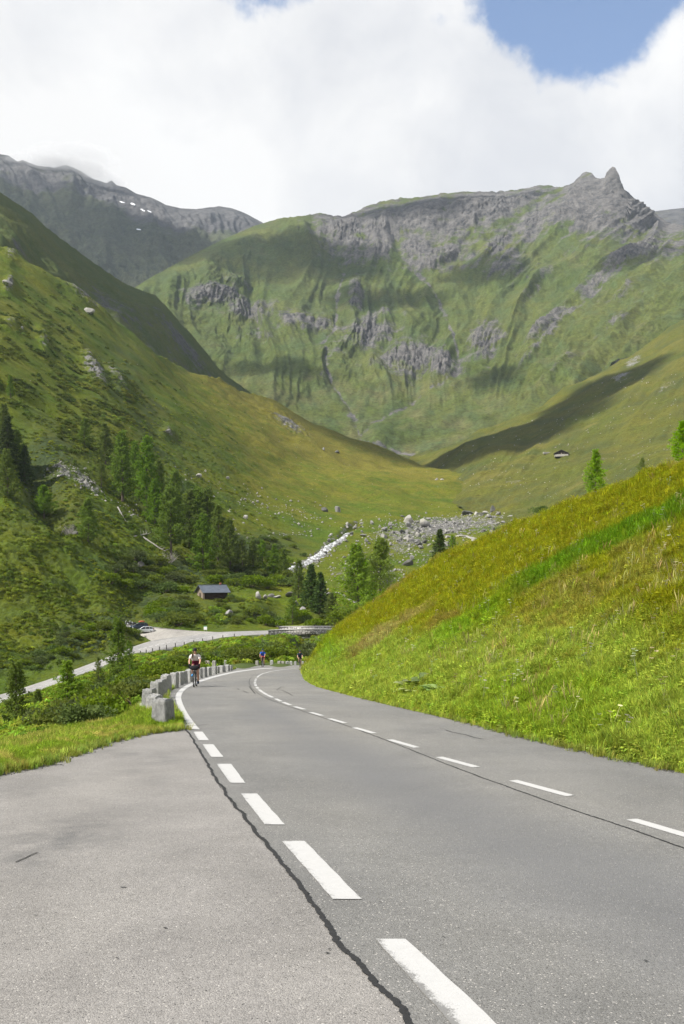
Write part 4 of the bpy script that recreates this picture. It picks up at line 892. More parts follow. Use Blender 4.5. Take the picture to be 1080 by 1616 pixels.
# trees behind the crest of the bank
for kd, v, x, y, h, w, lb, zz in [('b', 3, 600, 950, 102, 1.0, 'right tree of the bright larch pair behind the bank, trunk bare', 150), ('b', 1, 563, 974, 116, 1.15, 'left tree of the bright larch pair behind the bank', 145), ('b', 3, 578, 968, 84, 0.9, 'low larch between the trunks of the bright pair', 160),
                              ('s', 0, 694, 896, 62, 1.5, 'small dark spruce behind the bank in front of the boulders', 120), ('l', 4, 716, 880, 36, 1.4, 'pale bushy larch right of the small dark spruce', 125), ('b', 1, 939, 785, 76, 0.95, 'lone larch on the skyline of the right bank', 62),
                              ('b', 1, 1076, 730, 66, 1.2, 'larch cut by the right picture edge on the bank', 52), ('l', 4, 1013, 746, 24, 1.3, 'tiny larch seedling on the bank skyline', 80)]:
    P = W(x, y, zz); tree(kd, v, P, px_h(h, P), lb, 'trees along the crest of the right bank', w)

# shrubs
def bush(P, h, label, group, var=None, wide=1.15, name='shrub'):
    v = random.randrange(5) if var is None else var
    return plant(name, BUSH[v], ('stem', 'foliage'), P, h, random.uniform(0, 6.28), label, 'shrub', group, 1.05, wide)
n_b = 0
pts_b = []
for k in range(4000):
    x = random.uniform(-60, 500); n = float(low_near(x)); lim = float(np.interp(x, [-60, 0, 100, 170, 215, 240, 262, 300, 370, 430, 500], [1200, 1178, 1160, 1140, 1112, 1088, 1068, 1056, 1046, 1043, 1040]))
    y = random.uniform(n + 4, lim)
    P = gE(x, y)
    if P[1] < 26: continue
    h = random.uniform(1.9, 3.6) * (0.65 if P[1] < 45 else 1) * (0.45 if 436 < x < 505 else 1)
    top = y - h * F / P[1]; cap = float(low_near(x - 1.0 * h * F / P[1])) + 4 + 4 * (x > 300)
    if top < cap: h = (y - cap) * P[1] / F
    if h < 0.9 or (455 < x < 498 and y < 1030): continue
    if any((P[0] - q[0]) ** 2 + ((P[1] - q[1]) * 0.6) ** 2 < (0.42 * (h + q[2])) ** 2 for q in pts_b): continue
    pts_b.append((P[0], P[1], h)); bush(P - np.array([0, 0, 0.1]), h, 'dense green shrub among many on the embankment between the two roads', 'shrubs on the embankment'); n_b += 1
    if n_b > 150: break
pts_v = []
REG = [([(150, 915), (170, 895), (205, 880), (240, 888), (300, 905), (312, 922), (290, 935), (235, 930), (190, 930)], 22, 3.6, 'dark green alder bush in the thicket left of the hut'), ([(310, 915), (330, 895), (380, 895), (455, 905), (465, 925), (430, 928), (365, 926)], 22, 3.8, 'green alder bush in the thicket behind the hut'),
       ([(235, 960), (270, 945), (310, 955), (320, 985), (280, 990), (240, 985)], 16, 3.3, 'alder bush in the thicket above the parking place'), ([(395, 965), (430, 972), (470, 965), (520, 975), (525, 990), (440, 992), (400, 988)], 16, 2.7, 'alder bush between boulders behind the bridge'),
       ([(380, 848), (440, 848), (490, 850), (480, 875), (455, 890), (420, 880), (380, 880)], 22, 2.6, 'low green bush on the flat left of the stream'), ([(30, 1065), (120, 1045), (215, 1005), (180, 1000), (100, 1020), (20, 1050)], 24, 2.2, 'bush on the shaded cutting above the lower road'),
       ([(330, 985), (400, 985), (410, 960), (350, 960), (325, 975)], 12, 1.6, 'low bush on the grassy knoll below the hut'), ([(345, 945), (378, 945), (390, 955), (345, 956)], 8, 1.6, 'low bush right beside the hut')]
for poly, cnt, hm_, lb in REG:
    bx = [p[0] for p in poly]; by = [p[1] for p in poly]; c = 0
    for k in range(3000):
        x, y = random.uniform(min(bx), max(bx)), random.uniform(min(by), max(by))
        if not in_poly(np.array(x), np.array(y), poly): continue
        P = gV(x, y); h = hm_ * random.uniform(0.55, 1.1)
        if any((P[0] - q[0]) ** 2 + ((P[1] - q[1]) * 0.5) ** 2 < (0.40 * (h + q[2])) ** 2 for q in pts_v): continue
        pts_v.append((P[0], P[1], h)); bush(P - np.array([0, 0, 0.12]), h, lb, lb.split(' in ')[-1] if ' in ' in lb else lb); c += 1
        if c >= cnt: break
for x, y, h, zz, lb in ((853, 812, 16, 75, 'small round bush behind the bank near the stone path'), (620, 956, 30, 100, 'green bush at the foot of the bare larch trunk'), (545, 985, 30, 130, 'bush below the left larch of the bright pair'), (505, 1042, 32, 118, 'dark willow bush behind the third cyclist'), (483, 1040, 30, 135, 'dark bush left of the willow behind the far cyclist')):
    P = W(x, y, zz); bush(P, px_h(h, P), lb, 'single bushes', 4 if 'willow' in lb else None)

# ---- scatter of plants nobody could count, by geometry nodes
def tuft(kind, seed):
    g = np.random.default_rng(seed); Vs, Fs, k = [], [], 0
    def quadstrip(pts, wid, nrm):
        nonlocal k
        n = len(pts)
        for i in range(n):
            Vs.append(pts[i] - nrm * wid[i]); Vs.append(pts[i] + nrm * wid[i])
        for i in range(n - 1): Fs.append((k + 2 * i, k + 2 * i + 1, k + 2 * i + 3, k + 2 * i + 2))
        k += 2 * n
    if kind == 'grass':
        for i in range(16):
            a = g.uniform(0, 6.28); h = g.uniform(0.16, 0.36); o = np.array([*g.normal(0, 0.05, 2), -0.02]); d = np.array([math.cos(a), math.sin(a), 0]); b = g.uniform(0.15, 0.7)
            s = np.array([0, 0.45, 0.8, 1.0]); pts = [o + np.array([0, 0, 1]) * h * (q - 0.25 * b * q * q) + d * h * b * q * q for q in s]
            quadstrip(pts, [0.007, 0.0065, 0.004, 0.0008], np.array([-d[1], d[0], 0]))
    elif kind == 'herb':
        for i in range(16):
            a = g.uniform(0, 6.28); r = g.uniform(0.03, 0.2); z = g.uniform(0.06, 0.24); d = np.array([math.cos(a), math.sin(a), 0]); c = d * r + np.array([0, 0, z]); L = g.uniform(0.06, 0.12); dd = d * 0.9 + np.array([0, 0, g.uniform(-0.3, 0.5)]); n = np.array([-d[1], d[0], g.uniform(-0.4, 0.4)])
            quadstrip([c, c + dd * L * 0.5 + np.array([0, 0, 0.012]), c + dd * L], [0.008, L * 0.30, 0.006], n / np.linalg.norm(n))
    elif kind == 'cushion':
        for i in range(70):
            d = g.normal(size=3); d[2] = abs(d[2]); d /= np.linalg.norm(d); c = d * np.array([0.5, 0.5, 0.36]) * g.uniform(0.75, 1.08); n = np.cross(d, g.normal(size=3)); n /= np.linalg.norm(n); t_ = np.cross(n, d) + 0.5 * d; L = g.uniform(0.12, 0.22)
            quadstrip([c - t_ * L * 0.5, c, c + t_ * L * 0.5], [0.02, L * 0.35, 0.02], n)
    elif kind == 'leafy':
        for i in range(9):
            a = i * 0.7 + g.uniform(-0.3, 0.3); d = np.array([math.cos(a), math.sin(a), 0]); L = g.uniform(0.25, 0.42); o = d * 0.05; n = np.array([-d[1], d[0], 0])
            pts = [o + d * L * q + np.array([0, 0, L * (1.1 * q - 0.75 * q * q)]) for q in (0, 0.3, 0.6, 0.85, 1)]
            quadstrip(pts, [0.01, 0.07, 0.10, 0.07, 0.01], n)
    elif kind == 'seed':
        for i in range(7):
            a = g.uniform(0, 6.28); d = np.array([math.cos(a), math.sin(a), 0]); o = np.array([*g.normal(0, 0.08, 2), 0]); h = g.uniform(0.4, 0.8); pts = [o + np.array([0, 0, h * q]) + d * 0.2 * q * q for q in (0, 0.6, 0.78, 0.9, 1)]
            quadstrip(pts, [0.003, 0.0025, 0.010, 0.010, 0.002], np.array([-d[1], d[0], 0]))
    elif kind == 'stalk':
        for i in range(3):
            a = g.uniform(0, 6.28); d = np.array([math.cos(a), math.sin(a), 0]); o = np.array([*g.normal(0, 0.06, 2), 0]); h = g.uniform(0.4, 0.75); pts = [o + np.array([0, 0, h * q]) + d * 0.12 * q * q for q in (0, 0.5, 1)]
            quadstrip(pts, [0.004, 0.003, 0.003], np.array([-d[1], d[0], 0]))
            for j in range(7):
                b = j * 0.9; e = pts[-1] + np.array([math.cos(b), math.sin(b), 0]) * 0.035; quadstrip([e - d * 0.016, e + d * 0.016 + np.array([0, 0, 0.012])], [0.016, 0.016], np.array([-d[1], d[0], 0.2]))
    return np.array(Vs), np.array(Fs)
M_blade = leaf_mat('grass_blades', (0.09, 0.14, 0.02), (0.14, 0.18, 0.03), None, 0.4, True)
PROTO = {}
def proto(kind, n=3):
    c = bpy.data.collections.new('proto_' + kind)
    for s in range(n):
        V, Fq = tuft(kind, 50 + s * 3); o = bpy.data.objects.new(kind + '_clump', mesh_np(kind + '_clump', V, Fq, [M_blade], True)); c.objects.link(o)
    PROTO[kind] = c
for kd in ('grass', 'herb', 'cushion', 'leafy', 'stalk', 'seed'): proto(kd)
def stone_mat(name, a, b, c, sc=6.0, lichen=None):
    t = NT(name); o = t.objco(); n = t.noise(sc, 6, 0.7, vec=o); f = t.noise(sc * 9, 4, 0.7, vec=o); v = t.vor(sc * 7, 'F1', o)
    rnd = t.n('ShaderNodeObjectInfo').outputs['Random']
    c_ = t.mix(t.rng(n, 0.32, 0.68), a, b); c_ = t.mix(t.rng(f, 0.55, 0.72), c_, c)
    if lichen: c_ = t.mix(t.math('MULTIPLY', t.rng(t.noise(sc * 0.9, 4, 0.7, vec=o), 0.56, 0.68), t.rng(rnd, 0.4, 0.9)), c_, lichen)
    c_ = t.hsv(c_, 0.5, 1.0, t.rng(rnd, 0, 1, 0.85, 1.15))
    return t.done(c_, 0.9, t.bump(t.math('ADD', n, t.math('MULTIPLY', f, 0.8)), 1.0, 0.09), 0.15)
M_boulder = stone_mat('boulder_rock', (0.15, 0.146, 0.14), (0.29, 0.28, 0.265), (0.08, 0.077, 0.073), 1.2, (0.25, 0.24, 0.16))
M_pale = stone_mat('pale_boulder_rock', (0.25, 0.24, 0.215), (0.38, 0.365, 0.335), (0.15, 0.14, 0.125), 1.2)
def boulder_mesh(seed, sub=2):
    bm = bmesh.new(); bmesh.ops.create_icosphere(bm, subdivisions=sub, radius=0.5); g = np.random.default_rng(seed)
    V = np.array([v.co for v in bm.verts]); pl = g.normal(size=(9, 3)); pl[:, 2] *= 0.8; pl /= np.linalg.norm(pl, axis=1, keepdims=True); dd = g.uniform(0.20, 0.36, 9)
    for n, d in zip(pl, dd):
        t = V @ n - d; V = V - np.outer(np.maximum(t, 0), n) * 0.92
    V *= (1 + 0.05 * perlin(V[:, 0] * 9 + seed, V[:, 1] * 5 + V[:, 2] * 4, seed))[:, None]; V *= g.uniform(0.8, 1.25, 3)
    for v, c in zip(bm.verts, V): v.co = c
    me = bpy.data.meshes.new('boulder'); bm.normal_update(); bm.to_mesh(me); bm.free(); return me
c_ = bpy.data.collections.new('proto_stone'); PROTO['stone'] = c_
for k in range(3):
    me = boulder_mesh(90 + k, 2); me.materials.append(M_boulder if k else M_pale); c_.objects.link(bpy.data.objects.new('stone_piece', me))
def scatter(name, P, scl, tint, coll, label, rot=None, sz=None):
    n = len(P); me = bpy.data.meshes.new(name); me.vertices.add(n); me.vertices.foreach_set('co', np.asarray(P, np.float32).ravel())
    rot = rot if rot is not None else np.c_[rng.normal(0, 0.12, (n, 2)), rng.uniform(0, 6.28, n)]
    s3 = np.stack([scl, scl, scl * (1 if sz is None else sz)], -1)
    for k, ty, fld, a in (('rot', 'FLOAT_VECTOR', 'vector', rot), ('scl', 'FLOAT_VECTOR', 'vector', s3), ('tint', 'FLOAT_COLOR', 'color', np.c_[tint, np.ones(n)])):
        at = me.attributes.new(k, ty, 'POINT'); at.data.foreach_set(fld, np.asarray(a, np.float32).ravel())
    o = obj(name, me, None, 'stuff'); o['label'] = label
    ng = bpy.data.node_groups.new(name, 'GeometryNodeTree'); ng.interface.new_socket('Geometry', in_out='INPUT', socket_type='NodeSocketGeometry'); ng.interface.new_socket('Geometry', in_out='OUTPUT', socket_type='NodeSocketGeometry')
    gi = ng.nodes.new('NodeGroupInput'); go = ng.nodes.new('NodeGroupOutput'); ip = ng.nodes.new('GeometryNodeInstanceOnPoints'); ci = ng.nodes.new('GeometryNodeCollectionInfo')
    ci.inputs['Collection'].default_value = coll; ci.inputs['Separate Children'].default_value = True; ci.inputs['Reset Children'].default_value = True
    def na(nm):
        x = ng.nodes.new('GeometryNodeInputNamedAttribute'); x.data_type = 'FLOAT_VECTOR'; x.inputs['Name'].default_value = nm; return x.outputs[0]
    rv = ng.nodes.new('FunctionNodeRandomValue'); rv.data_type = 'INT'; [s for s in rv.inputs if s.name == 'Max' and s.type == 'INT'][0].default_value = 999
    L = ng.links; L.new(gi.outputs[0], ip.inputs['Points']); L.new(ci.outputs[0], ip.inputs['Instance']); ip.inputs['Pick Instance'].default_value = True
    L.new([s for s in rv.outputs if s.type == 'INT'][0], ip.inputs['Instance Index'])
    L.new(na('rot'), ip.inputs['Rotation']); L.new(na('scl'), ip.inputs['Scale']); L.new(ip.outputs[0], go.inputs[0])
    md = o.modifiers.new('scatter', 'NODES'); md.node_group = ng
    return o
def vary(c, n, amt=0.22):
    v = np.exp(rng.normal(0, amt, (n, 1))); h = rng.normal(0, 0.10, (n, 3)); return np.clip(np.asarray(c) * v * (1 + h), 0.004, 0.6)

M_weed = M_blade
# the bank: zones of different growth
def bank_pts(n, far_bias=1.0, over=1.0):
    px = rng.uniform(479, 1180, n); t = rng.uniform(0, 1, n) ** far_bias; e, c = edge_fn(px), crest(px); y = e + (c - e) * t
    return px, y, gB(px, y)
def bank_tint(px, y, X, Y):
    n = len(px); e, c = edge_fn(px), crest(px); t = (e - y) / (e - c)
    nz = fbm(X / 2.6, Y / 2.6, 4, 301); n2 = fbm(X / 0.9, Y / 0.9, 3, 302); n3 = fbm(X / 6, Y / 9, 3, 303)
    low = np.array([0.215, 0.265, 0.034]); up = np.array([0.178, 0.185, 0.006]); vivid = np.array([0.075, 0.160, 0.005]); olive = np.array([0.20, 0.19, 0.030]); fresh = np.array([0.165, 0.235, 0.014]); straw = np.array([0.27, 0.21, 0.085]); red = np.array([0.19, 0.10, 0.045])
    w_up = sstep(0.42, 0.62, t + 0.10 * nz - 0.20 * sstep(700, 520, px) + 0.10 * sstep(900, 1080, px))[:, None]
    c_ = low * (1 - w_up) + up * w_up
    def mixc(c_, k, w): return c_ * (1 - w[:, None]) + k * w[:, None]
    c_ = mixc(c_, fresh, 0.75 * sstep(0.12, 0.5, n3 + 0.1) * (1 - w_up[:, 0]))
    c_ = mixc(c_, olive, 0.85 * sstep(0.05, 0.3, blobs(px, y, [(905, 950, 100, 55, -20, 0.5), (1010, 900, 80, 50, -30, 0.45), (820, 990, 60, 40, -10, 0.3)]) + 0.45 * n2 - 0.12))
    c_ = mixc(c_, vivid, 0.85 * band_B(px, y) * sstep(-0.6, 0.0, nz + 0.25))
    c_ = mixc(c_, fresh * np.array([0.8, 1, 0.6]), 0.8 * blobs(px, y, [(720, 1000, 50, 16, -35, 1), (770, 970, 40, 20, -35, 0.9), (520, 1030, 18, 30, 0, 0.8)]))
    c_ = mixc(c_, straw, 0.6 * sstep(0.25, 0.7, blobs(px, y, [(600, 1010, 40, 12, -32, 1), (640, 985, 60, 9, -32, 0.9), (830, 810, 200, 3, -24, 0.4)]) + 0.5 * n2))
    c_ = mixc(c_, red, 0.5 * sstep(0.3, 0.75, blobs(px, y, [(565, 1030, 24, 10, -35, 1.0), (700, 985, 40, 8, -25, 0.9), (685, 1000, 20, 8, -30, 0.7), (620, 935, 60, 6, -38, 0.6)]) + 0.5 * n2))
    edge = sstep(5, 0, y - c) * 0.5; c_ = mixc(c_, straw * 0.75, edge * sstep(-0.2, 0.3, n2))
    return c_ * np.exp(0.42 * fbm(X / 0.7, Y / 0.7, 4, 379, 0.6) + rng.normal(0, 0.24, n))[:, None] * (1 + rng.normal(0, 0.07, (n, 3)))
def near_first(n, kind_scale, coll, name, label, keep=None, bias=1.0, zf=None):
    px, y, P = bank_pts(n, bias); ok = np.ones(n, bool)
    if keep is not None: ok = keep(px, y, P)
    px, y, P = px[ok], y[ok], P[ok]; m = len(px)
    scl = kind_scale * rng.uniform(0.65, 1.35, m) * (1 + np.clip((P[:, 1] - 22) / 60, 0, 0.9))
    scl *= np.clip((edge_fn(px) - y) / 10, 0.35, 1) * np.clip(1 + 0.9 * fbm(P[:, 0] / 1.3, P[:, 1] / 1.3, 4, 377), 0.4, 1.8)
    tint = np.clip(bank_tint(px, y, P[:, 0], P[:, 1]), 0.004, 0.5)
    return scatter(name, P, scl, tint, coll, label, None, zf)
near_first(95000, 0.8, PROTO['grass'], 'bank_grass', 'short mixed meadow grass covering the right bank')
near_first(60000, 0.6, PROTO['herb'], 'bank_herbs', 'yellow green leafy herbs covering the right bank', lambda px, y, P: fbm(P[:, 0] / 1.7, P[:, 1] / 1.7, 3, 311) > -0.25)
near_first(15000, 1.05, PROTO['grass'], 'bank_tall_grass', 'vivid green tall grass strip across the right bank', lambda px, y, P: (band_B(px, y) > rng.uniform(0.1, 1, len(px))) | (rng.uniform(0, 1, len(px)) < 0.06))
px, y, P = bank_pts(260); ok = (edge_fn(px) - y > 25); px, y, P = px[ok], y[ok], P[ok]
scatter('bank_flowers', P, rng.uniform(0.6, 1.0, len(P)), vary((0.22, 0.21, 0.13), len(P), 0.35), PROTO['stalk'], 'dry flower stalks standing in the grass of the right bank')
q = np.array([(650, 1092), (657, 1088), (664, 1083), (671, 1079), (676, 1082), (683, 1090), (690, 1093), (697, 1090), (643, 1097), (655, 1095), (494, 1062), (600, 1075), (741, 1030), (745, 1026)], float); P = gB(q[:, 0], q[:, 1])
scatter('butterbur_leaves', P, rng.uniform(0.9, 1.5, len(P)), vary((0.15, 0.21, 0.075), len(P), 0.15), PROTO['leafy'], 'clump of big pale round leaves low on the right bank')
px, y, P = bank_pts(1300); ok = (edge_fn(px) - y > 8) & (fbm(P[:, 0] / 2.2, P[:, 1] / 2.2, 3, 383) > 0.05); px, y, P = px[ok], y[ok], P[ok]
scatter('bank_weeds', P, rng.uniform(0.3, 0.6, len(P)), vary((0.13, 0.19, 0.03), len(P), 0.35), PROTO['leafy'], 'broad leaved weeds mixed into the grass of the right bank')
px, y, P = bank_pts(1100); ok = (edge_fn(px) - y > 8) & (fbm(P[:, 0] / 3.2, P[:, 1] / 3.2, 3, 387) > 0.1); P = P[ok]
scatter('bank_seed_heads', P, rng.uniform(0.5, 0.95, len(P)), vary((0.22, 0.19, 0.07), len(P), 0.3), PROTO['seed'], 'straw coloured grass seed heads on the right bank')
# grit and creeping grass along the asphalt edges
for nm, poly, k, lb in (('edge_grit', ROAD_R[5:12], 1, 'loose grit along the right edge of the carriageway'), ('layby_grit', ROAD_L[1:9], -1, 'loose grit along the grassy edge of the lay-by')):
    A = poly_interp(poly, 2600); P = on_road(A[:, 0], A[:, 1], 0.004); P[:, 0] -= k * np.abs(rng.normal(0, 0.10, len(P))); P[:, 1] -= np.abs(rng.normal(0, 0.08, len(P))) * (1 if k > 0 else 1); P[:, 2] = EYE - EYE - GRADE * P[:, 1] + 0.006
    scatter(nm, P, rng.uniform(0.008, 0.03, len(P)), vary((0.3, 0.28, 0.25), len(P)), PROTO['stone'], lb, rng.uniform(0, 6, (len(P), 3)))
    sel = rng.uniform(0, 1, len(P)) < 0.22 * (1 + fbm(A[:, 0] / 12, A[:, 1] / 12, 3, 5) * 2); Pg = P[sel]
    scatter(nm.replace('grit', 'tufts'), Pg, rng.uniform(0.2, 0.6, len(Pg)), vary((0.17, 0.20, 0.035), len(Pg), 0.3), PROTO['grass'], lb.replace('loose grit', 'small grass tufts creeping in'))
# verge on the left
n = 26000; px = rng.uniform(-120, 300, n); e = np.interp(px, [p[0] for p in ROAD_L[:9]] + [300], [p[1] for p in ROAD_L[:9]] + [1150]); y = e - rng.uniform(0, 1, n) ** 1.4 * np.interp(px, [-120, 0, 100, 200, 240, 300], [60, 55, 50, 46, 22, 10])
ok = ~in_poly(px, y, ROAD_POLY) & ~((px > 226) & (y < 1128)); px, y = px[ok], y[ok]; P = gE(px, y); n2 = fbm(P[:, 0] / 1.2, P[:, 1] / 1.2, 3, 321)
wv = sstep(-0.15, 0.35, n2)[:, None]; tn = np.array([0.13, 0.19, 0.014])[None] * (1 - wv) + np.array([0.24, 0.215, 0.05])[None] * wv; rd = blobs(px, y, [(150, 1130, 40, 10, -10, 1.0), (190, 1110, 30, 8, -30, 0.9)])[:, None]; tn = tn * (1 - 0.7 * rd) + 0.7 * rd * np.array([0.17, 0.13, 0.04])
scatter('verge_grass', P, rng.uniform(0.4, 0.9, len(P)) * np.clip((e[ok] - y + 1) / 14, 0.25, 1.1), np.clip(tn * np.exp(rng.normal(0, 0.32, (len(P), 1))), 0.01, 0.5), PROTO['grass'], 'bright green grass strip between the lay-by and the shrubs')
k = rng.choice(np.flatnonzero(e[ok] - y > 7), 1500, replace=False)
scatter('verge_herbs', P[k], rng.uniform(0.3, 0.65, len(k)), np.clip(tn[k] * np.exp(rng.normal(0, 0.2, (len(k), 1))), 0.01, 0.5), PROTO['herb'], 'low leafy weeds along the edge of the lay-by')
# grass at the foot of the guard stones and along the carriageway edges
A = poly_interp([(284, 1141), (274, 1122), (262, 1106), (264, 1093), (277, 1082), (294, 1074.5), (318, 1067), (350, 1059.5), (372, 1055)], 1500); A = A + rng.normal(0, 1.0, A.shape) * np.array([1.6, 0.5]); A = A[rng.uniform(0, 1, len(A)) < 0.6 + 0.4 * np.sin(np.arange(len(A)) / 37.0)]
P = on_road(A[:, 0], A[:, 1], 0.0); scatter('kerb_grass', P, rng.uniform(0.35, 0.8, len(P)), vary((0.14, 0.17, 0.035), len(P)), PROTO['grass'], 'weeds growing between the edge line and the guard stones')
# dwarf shrubs and tussocks on the valley side
def valley_scatter(n, reg, smin, smax, cols, name, label, seedn, thr=-0.1):
    px = rng.uniform(reg[0], reg[1], n); y = rng.uniform(reg[2], reg[3], n)
    ok = (y > ridgeA(px) + 6) & (y < botV(px) - 4) & (calm(px, y) > 0.9); px, y = px[ok], y[ok]; P = gV(px, y)
    nz = fbm(P[:, 0] / 9, P[:, 1] / 9, 4, seedn); ok = (nz > thr + 0.5 * sstep(reg[1] - 170, reg[1], px) + 0.5 * sstep(reg[2] + 90, reg[2], y)) & (blobs(px, y, TALUS) < 0.5 + rng.uniform(-0.3, 0.3, len(px))); px, y, P, nz = px[ok], y[ok], P[ok], nz[ok]
    w = sstep(-0.3, 0.35, fbm(P[:, 0] / 14, P[:, 1] / 14, 4, seedn + 5))[:, None]
    tn = np.asarray(cols[0])[None] * (1 - w) + np.asarray(cols[1])[None] * w
    return scatter(name, P, rng.uniform(smin, smax, len(P)) * (0.8 + P[:, 1] / 700), np.clip(tn * np.exp(rng.normal(0, 0.28, (len(P), 1))), 0.005, 0.5), PROTO['cushion'], label)
valley_scatter(15000, (-60, 470, 600, 1060), 0.5, 1.4, ((0.052, 0.08, 0.009), (0.105, 0.125, 0.011)), 'dwarf_shrubs', 'low alpenrose and bilberry cushions on the left slope', 331)
valley_scatter(9000, (90, 330, 520, 720), 0.9, 2.2, ((0.05, 0.072, 0.012), (0.09, 0.10, 0.014)), 'slope_scrub', 'dark scrub patch around the crag on the left slope', 351, 0.05)
valley_scatter(7000, (300, 560, 925, 1000), 0.5, 1.4, ((0.09, 0.14, 0.012), (0.15, 0.17, 0.018)), 'meadow_scrub', 'bright low scrub on the meadow around the hut', 361, -0.05)
valley_scatter(9000, (-60, 260, 400, 640), 0.9, 2.4, ((0.04, 0.062, 0.010), (0.075, 0.09, 0.012)), 'crag_scrub', 'dark scrub around the crags high on the left slope', 391, 0.14)
n = 14000; px = rng.uniform(-60, 510, n); y = rng.uniform(1000, 1200, n); lim = np.interp(px, [-60, 0, 100, 170, 215, 240, 262, 300, 370, 430, 510], [1200, 1178, 1160, 1140, 1112, 1088, 1068, 1056, 1048, 1046, 1044]); ok = (y < lim) & (y > low_near(px) + 3); px, y = px[ok], y[ok]; P = gE(px, y); ok = P[:, 1] > 21; P = P[ok]
scatter('embankment_scrub', P, rng.uniform(0.5, 1.5, len(P)) * np.clip(P[:, 1] / 60, 0.5, 1.1), vary((0.12, 0.165, 0.015), len(P), 0.3), PROTO['cushion'], 'green low growth covering the embankment under the shrubs')
# ================================================================ STONES
M_granite = stone_mat('hewn_granite', (0.30, 0.30, 0.295), (0.54, 0.535, 0.52), (0.10, 0.10, 0.10), 4.5, (0.36, 0.34, 0.24))
M_rusty = stone_mat('lichen_granite', (0.36, 0.33, 0.29), (0.47, 0.43, 0.37), (0.42, 0.2, 0.09), 5.0, (0.5, 0.22, 0.08))
M_dboulder = stone_mat('dark_boulder_rock', (0.07, 0.07, 0.065), (0.15, 0.145, 0.13), (0.04, 0.04, 0.035), 1.2, (0.13, 0.14, 0.06))
def hewn(seed):
    """roughly split granite block, unit size, standing on z = 0"""
    bm = bmesh.new(); bmesh.ops.create_cube(bm, size=1.0); bmesh.ops.bevel(bm, geom=bm.edges[:], offset=0.06, segments=1, affect='EDGES')
    bmesh.ops.subdivide_edges(bm, edges=bm.edges[:], cuts=3, use_grid_fill=True); g = np.random.default_rng(seed); tl = g.uniform(-0.06, 0.06, 4)
    for v in bm.verts:
        x, y, z = v.co; h = z + 0.5
        n = perlin(x * 3 + seed, y * 3 + z * 2.2, seed) * 0.07 + perlin(x * 8 + seed, z * 7 + y * 5, seed + 2) * 0.05
        gr = 0.018 * math.sin(x * 21 + seed) * (1 if abs(y) > 0.35 else 0)
        s = 1.04 - 0.10 * h + n
        v.co = (x * s + tl[0] * h, y * s + gr + tl[1] * h + n * 0.6, h * (1 + tl[2] * x * 0.8 + tl[3] * y * 0.8) + (0.35 * n if h > 0.8 else 0))
    me = bpy.data.meshes.new('hewn_stone'); bm.normal_update(); bm.to_mesh(me); bm.free(); return me
HEWN = [hewn(s) for s in (3, 8, 13, 19)]
def guard_stone(k, x, yb, wpx, hpx, mat, label, group, rz=0.0, z=None):
    P = on_road(x, yb) if z is None else W(x, yb, z); s = P[1] / F
    me = HEWN[k % 4]; o = bpy.data.objects.new('guard_stone', me.copy()); link(o); o.data.materials.append(mat)
    o.location = (P[0], P[1] + 0.12, P[2] - 0.16); o.scale = (wpx * s * 0.93, max(0.30, 0.8 * wpx * s * 0.9), hpx * s + 0.16); o.rotation_euler = (0, 0, rz)
    return tag(o, label, 'guard stone', group)
NEAR = [(256.5, 1143, 31, 39), (242, 1133, 22, 35), (233.5, 1120, 20, 32), (245.5, 1107, 17, 30), (254, 1101, 15, 28), (261, 1092.5, 15, 27), (274, 1086, 12.5, 24), (283, 1081.5, 9.5, 20.5), (290, 1079, 8.5, 19), (298.5, 1076, 12, 19), (308, 1072.6, 10, 17), (314.6, 1070.4, 8, 15.5),
        (321.5, 1068.5, 9.5, 14.5), (329, 1066.2, 7.5, 12.8), (337, 1064, 9.5, 11.8), (343, 1062.5, 5, 10.5), (350, 1061, 10.5, 10.2), (358.5, 1059.4, 8, 9.6), (364, 1058.6, 4, 8.4)]
for k, (x, yb, w, h) in enumerate(NEAR):
    lb = {0: 'large hewn granite guard stone nearest the lay-by, front of the row', len(NEAR) - 1: 'narrow granite guard stone at the far end of the row'}.get(k, '%s granite guard stone from the lay-by in the row beside the edge line' % ORD[k])
    guard_stone(k, x, yb, w, h, M_granite, lb, 'granite guard stones along the edge line', random.uniform(-0.15, 0.15) - 0.40)
FARS = [(327.5, 1054, 7, 7, 1, 'orange lichen block behind the row of guard stones, right of the first cyclist'), (338, 1052, 6, 6.5, 2, 'beige block behind the guard stone row, left of the grey post'), (355.5, 1051, 4, 7, 0, 'slim grey stone post behind the far end of the guard stone row'), (381, 1050.4, 6, 6, 1, 'rust orange guard stone at the outer bend, left of the second cyclist'),
        (406, 1051.4, 4.6, 6.5, 2, 'pale guard stone just left of the second cyclist'), (429, 1052, 5, 7, 0, 'grey guard stone just right of the second cyclist'), (440.5, 1053.4, 5.2, 6.5, 2, 'pale guard stone, first of the close row at the outer bend'), (446.6, 1053.4, 4.8, 6.3, 2, 'second guard stone of the close row at the outer bend'), (453.5, 1053.6, 5, 6, 0, 'third guard stone of the close row at the outer bend'),
        (459.5, 1053.8, 4.4, 6, 0, 'fourth guard stone of the close row at the outer bend'), (466, 1054, 4.2, 6, 0, 'fifth guard stone at the outer bend, left of the far cyclist'), (478, 1054, 4, 6, 0, 'guard stone just right of the far cyclist'), (484, 1053.4, 4, 6.2, 2, 'pale guard stone beside the foot of the bank'), (489.5, 1053, 3.6, 5.6, 0, 'last guard stone half hidden by the foot of the bank')]
for k, (x, yb, w, h, m, lb) in enumerate(FARS):
    guard_stone(k, x, min(yb, 1050.2 + 0.25 * (yb - 1050)), w, h + 1.2, (M_granite, M_rusty, M_pale)[m], lb, 'guard stones at the outer bend', random.uniform(-0.3, 0.3), 97.0)

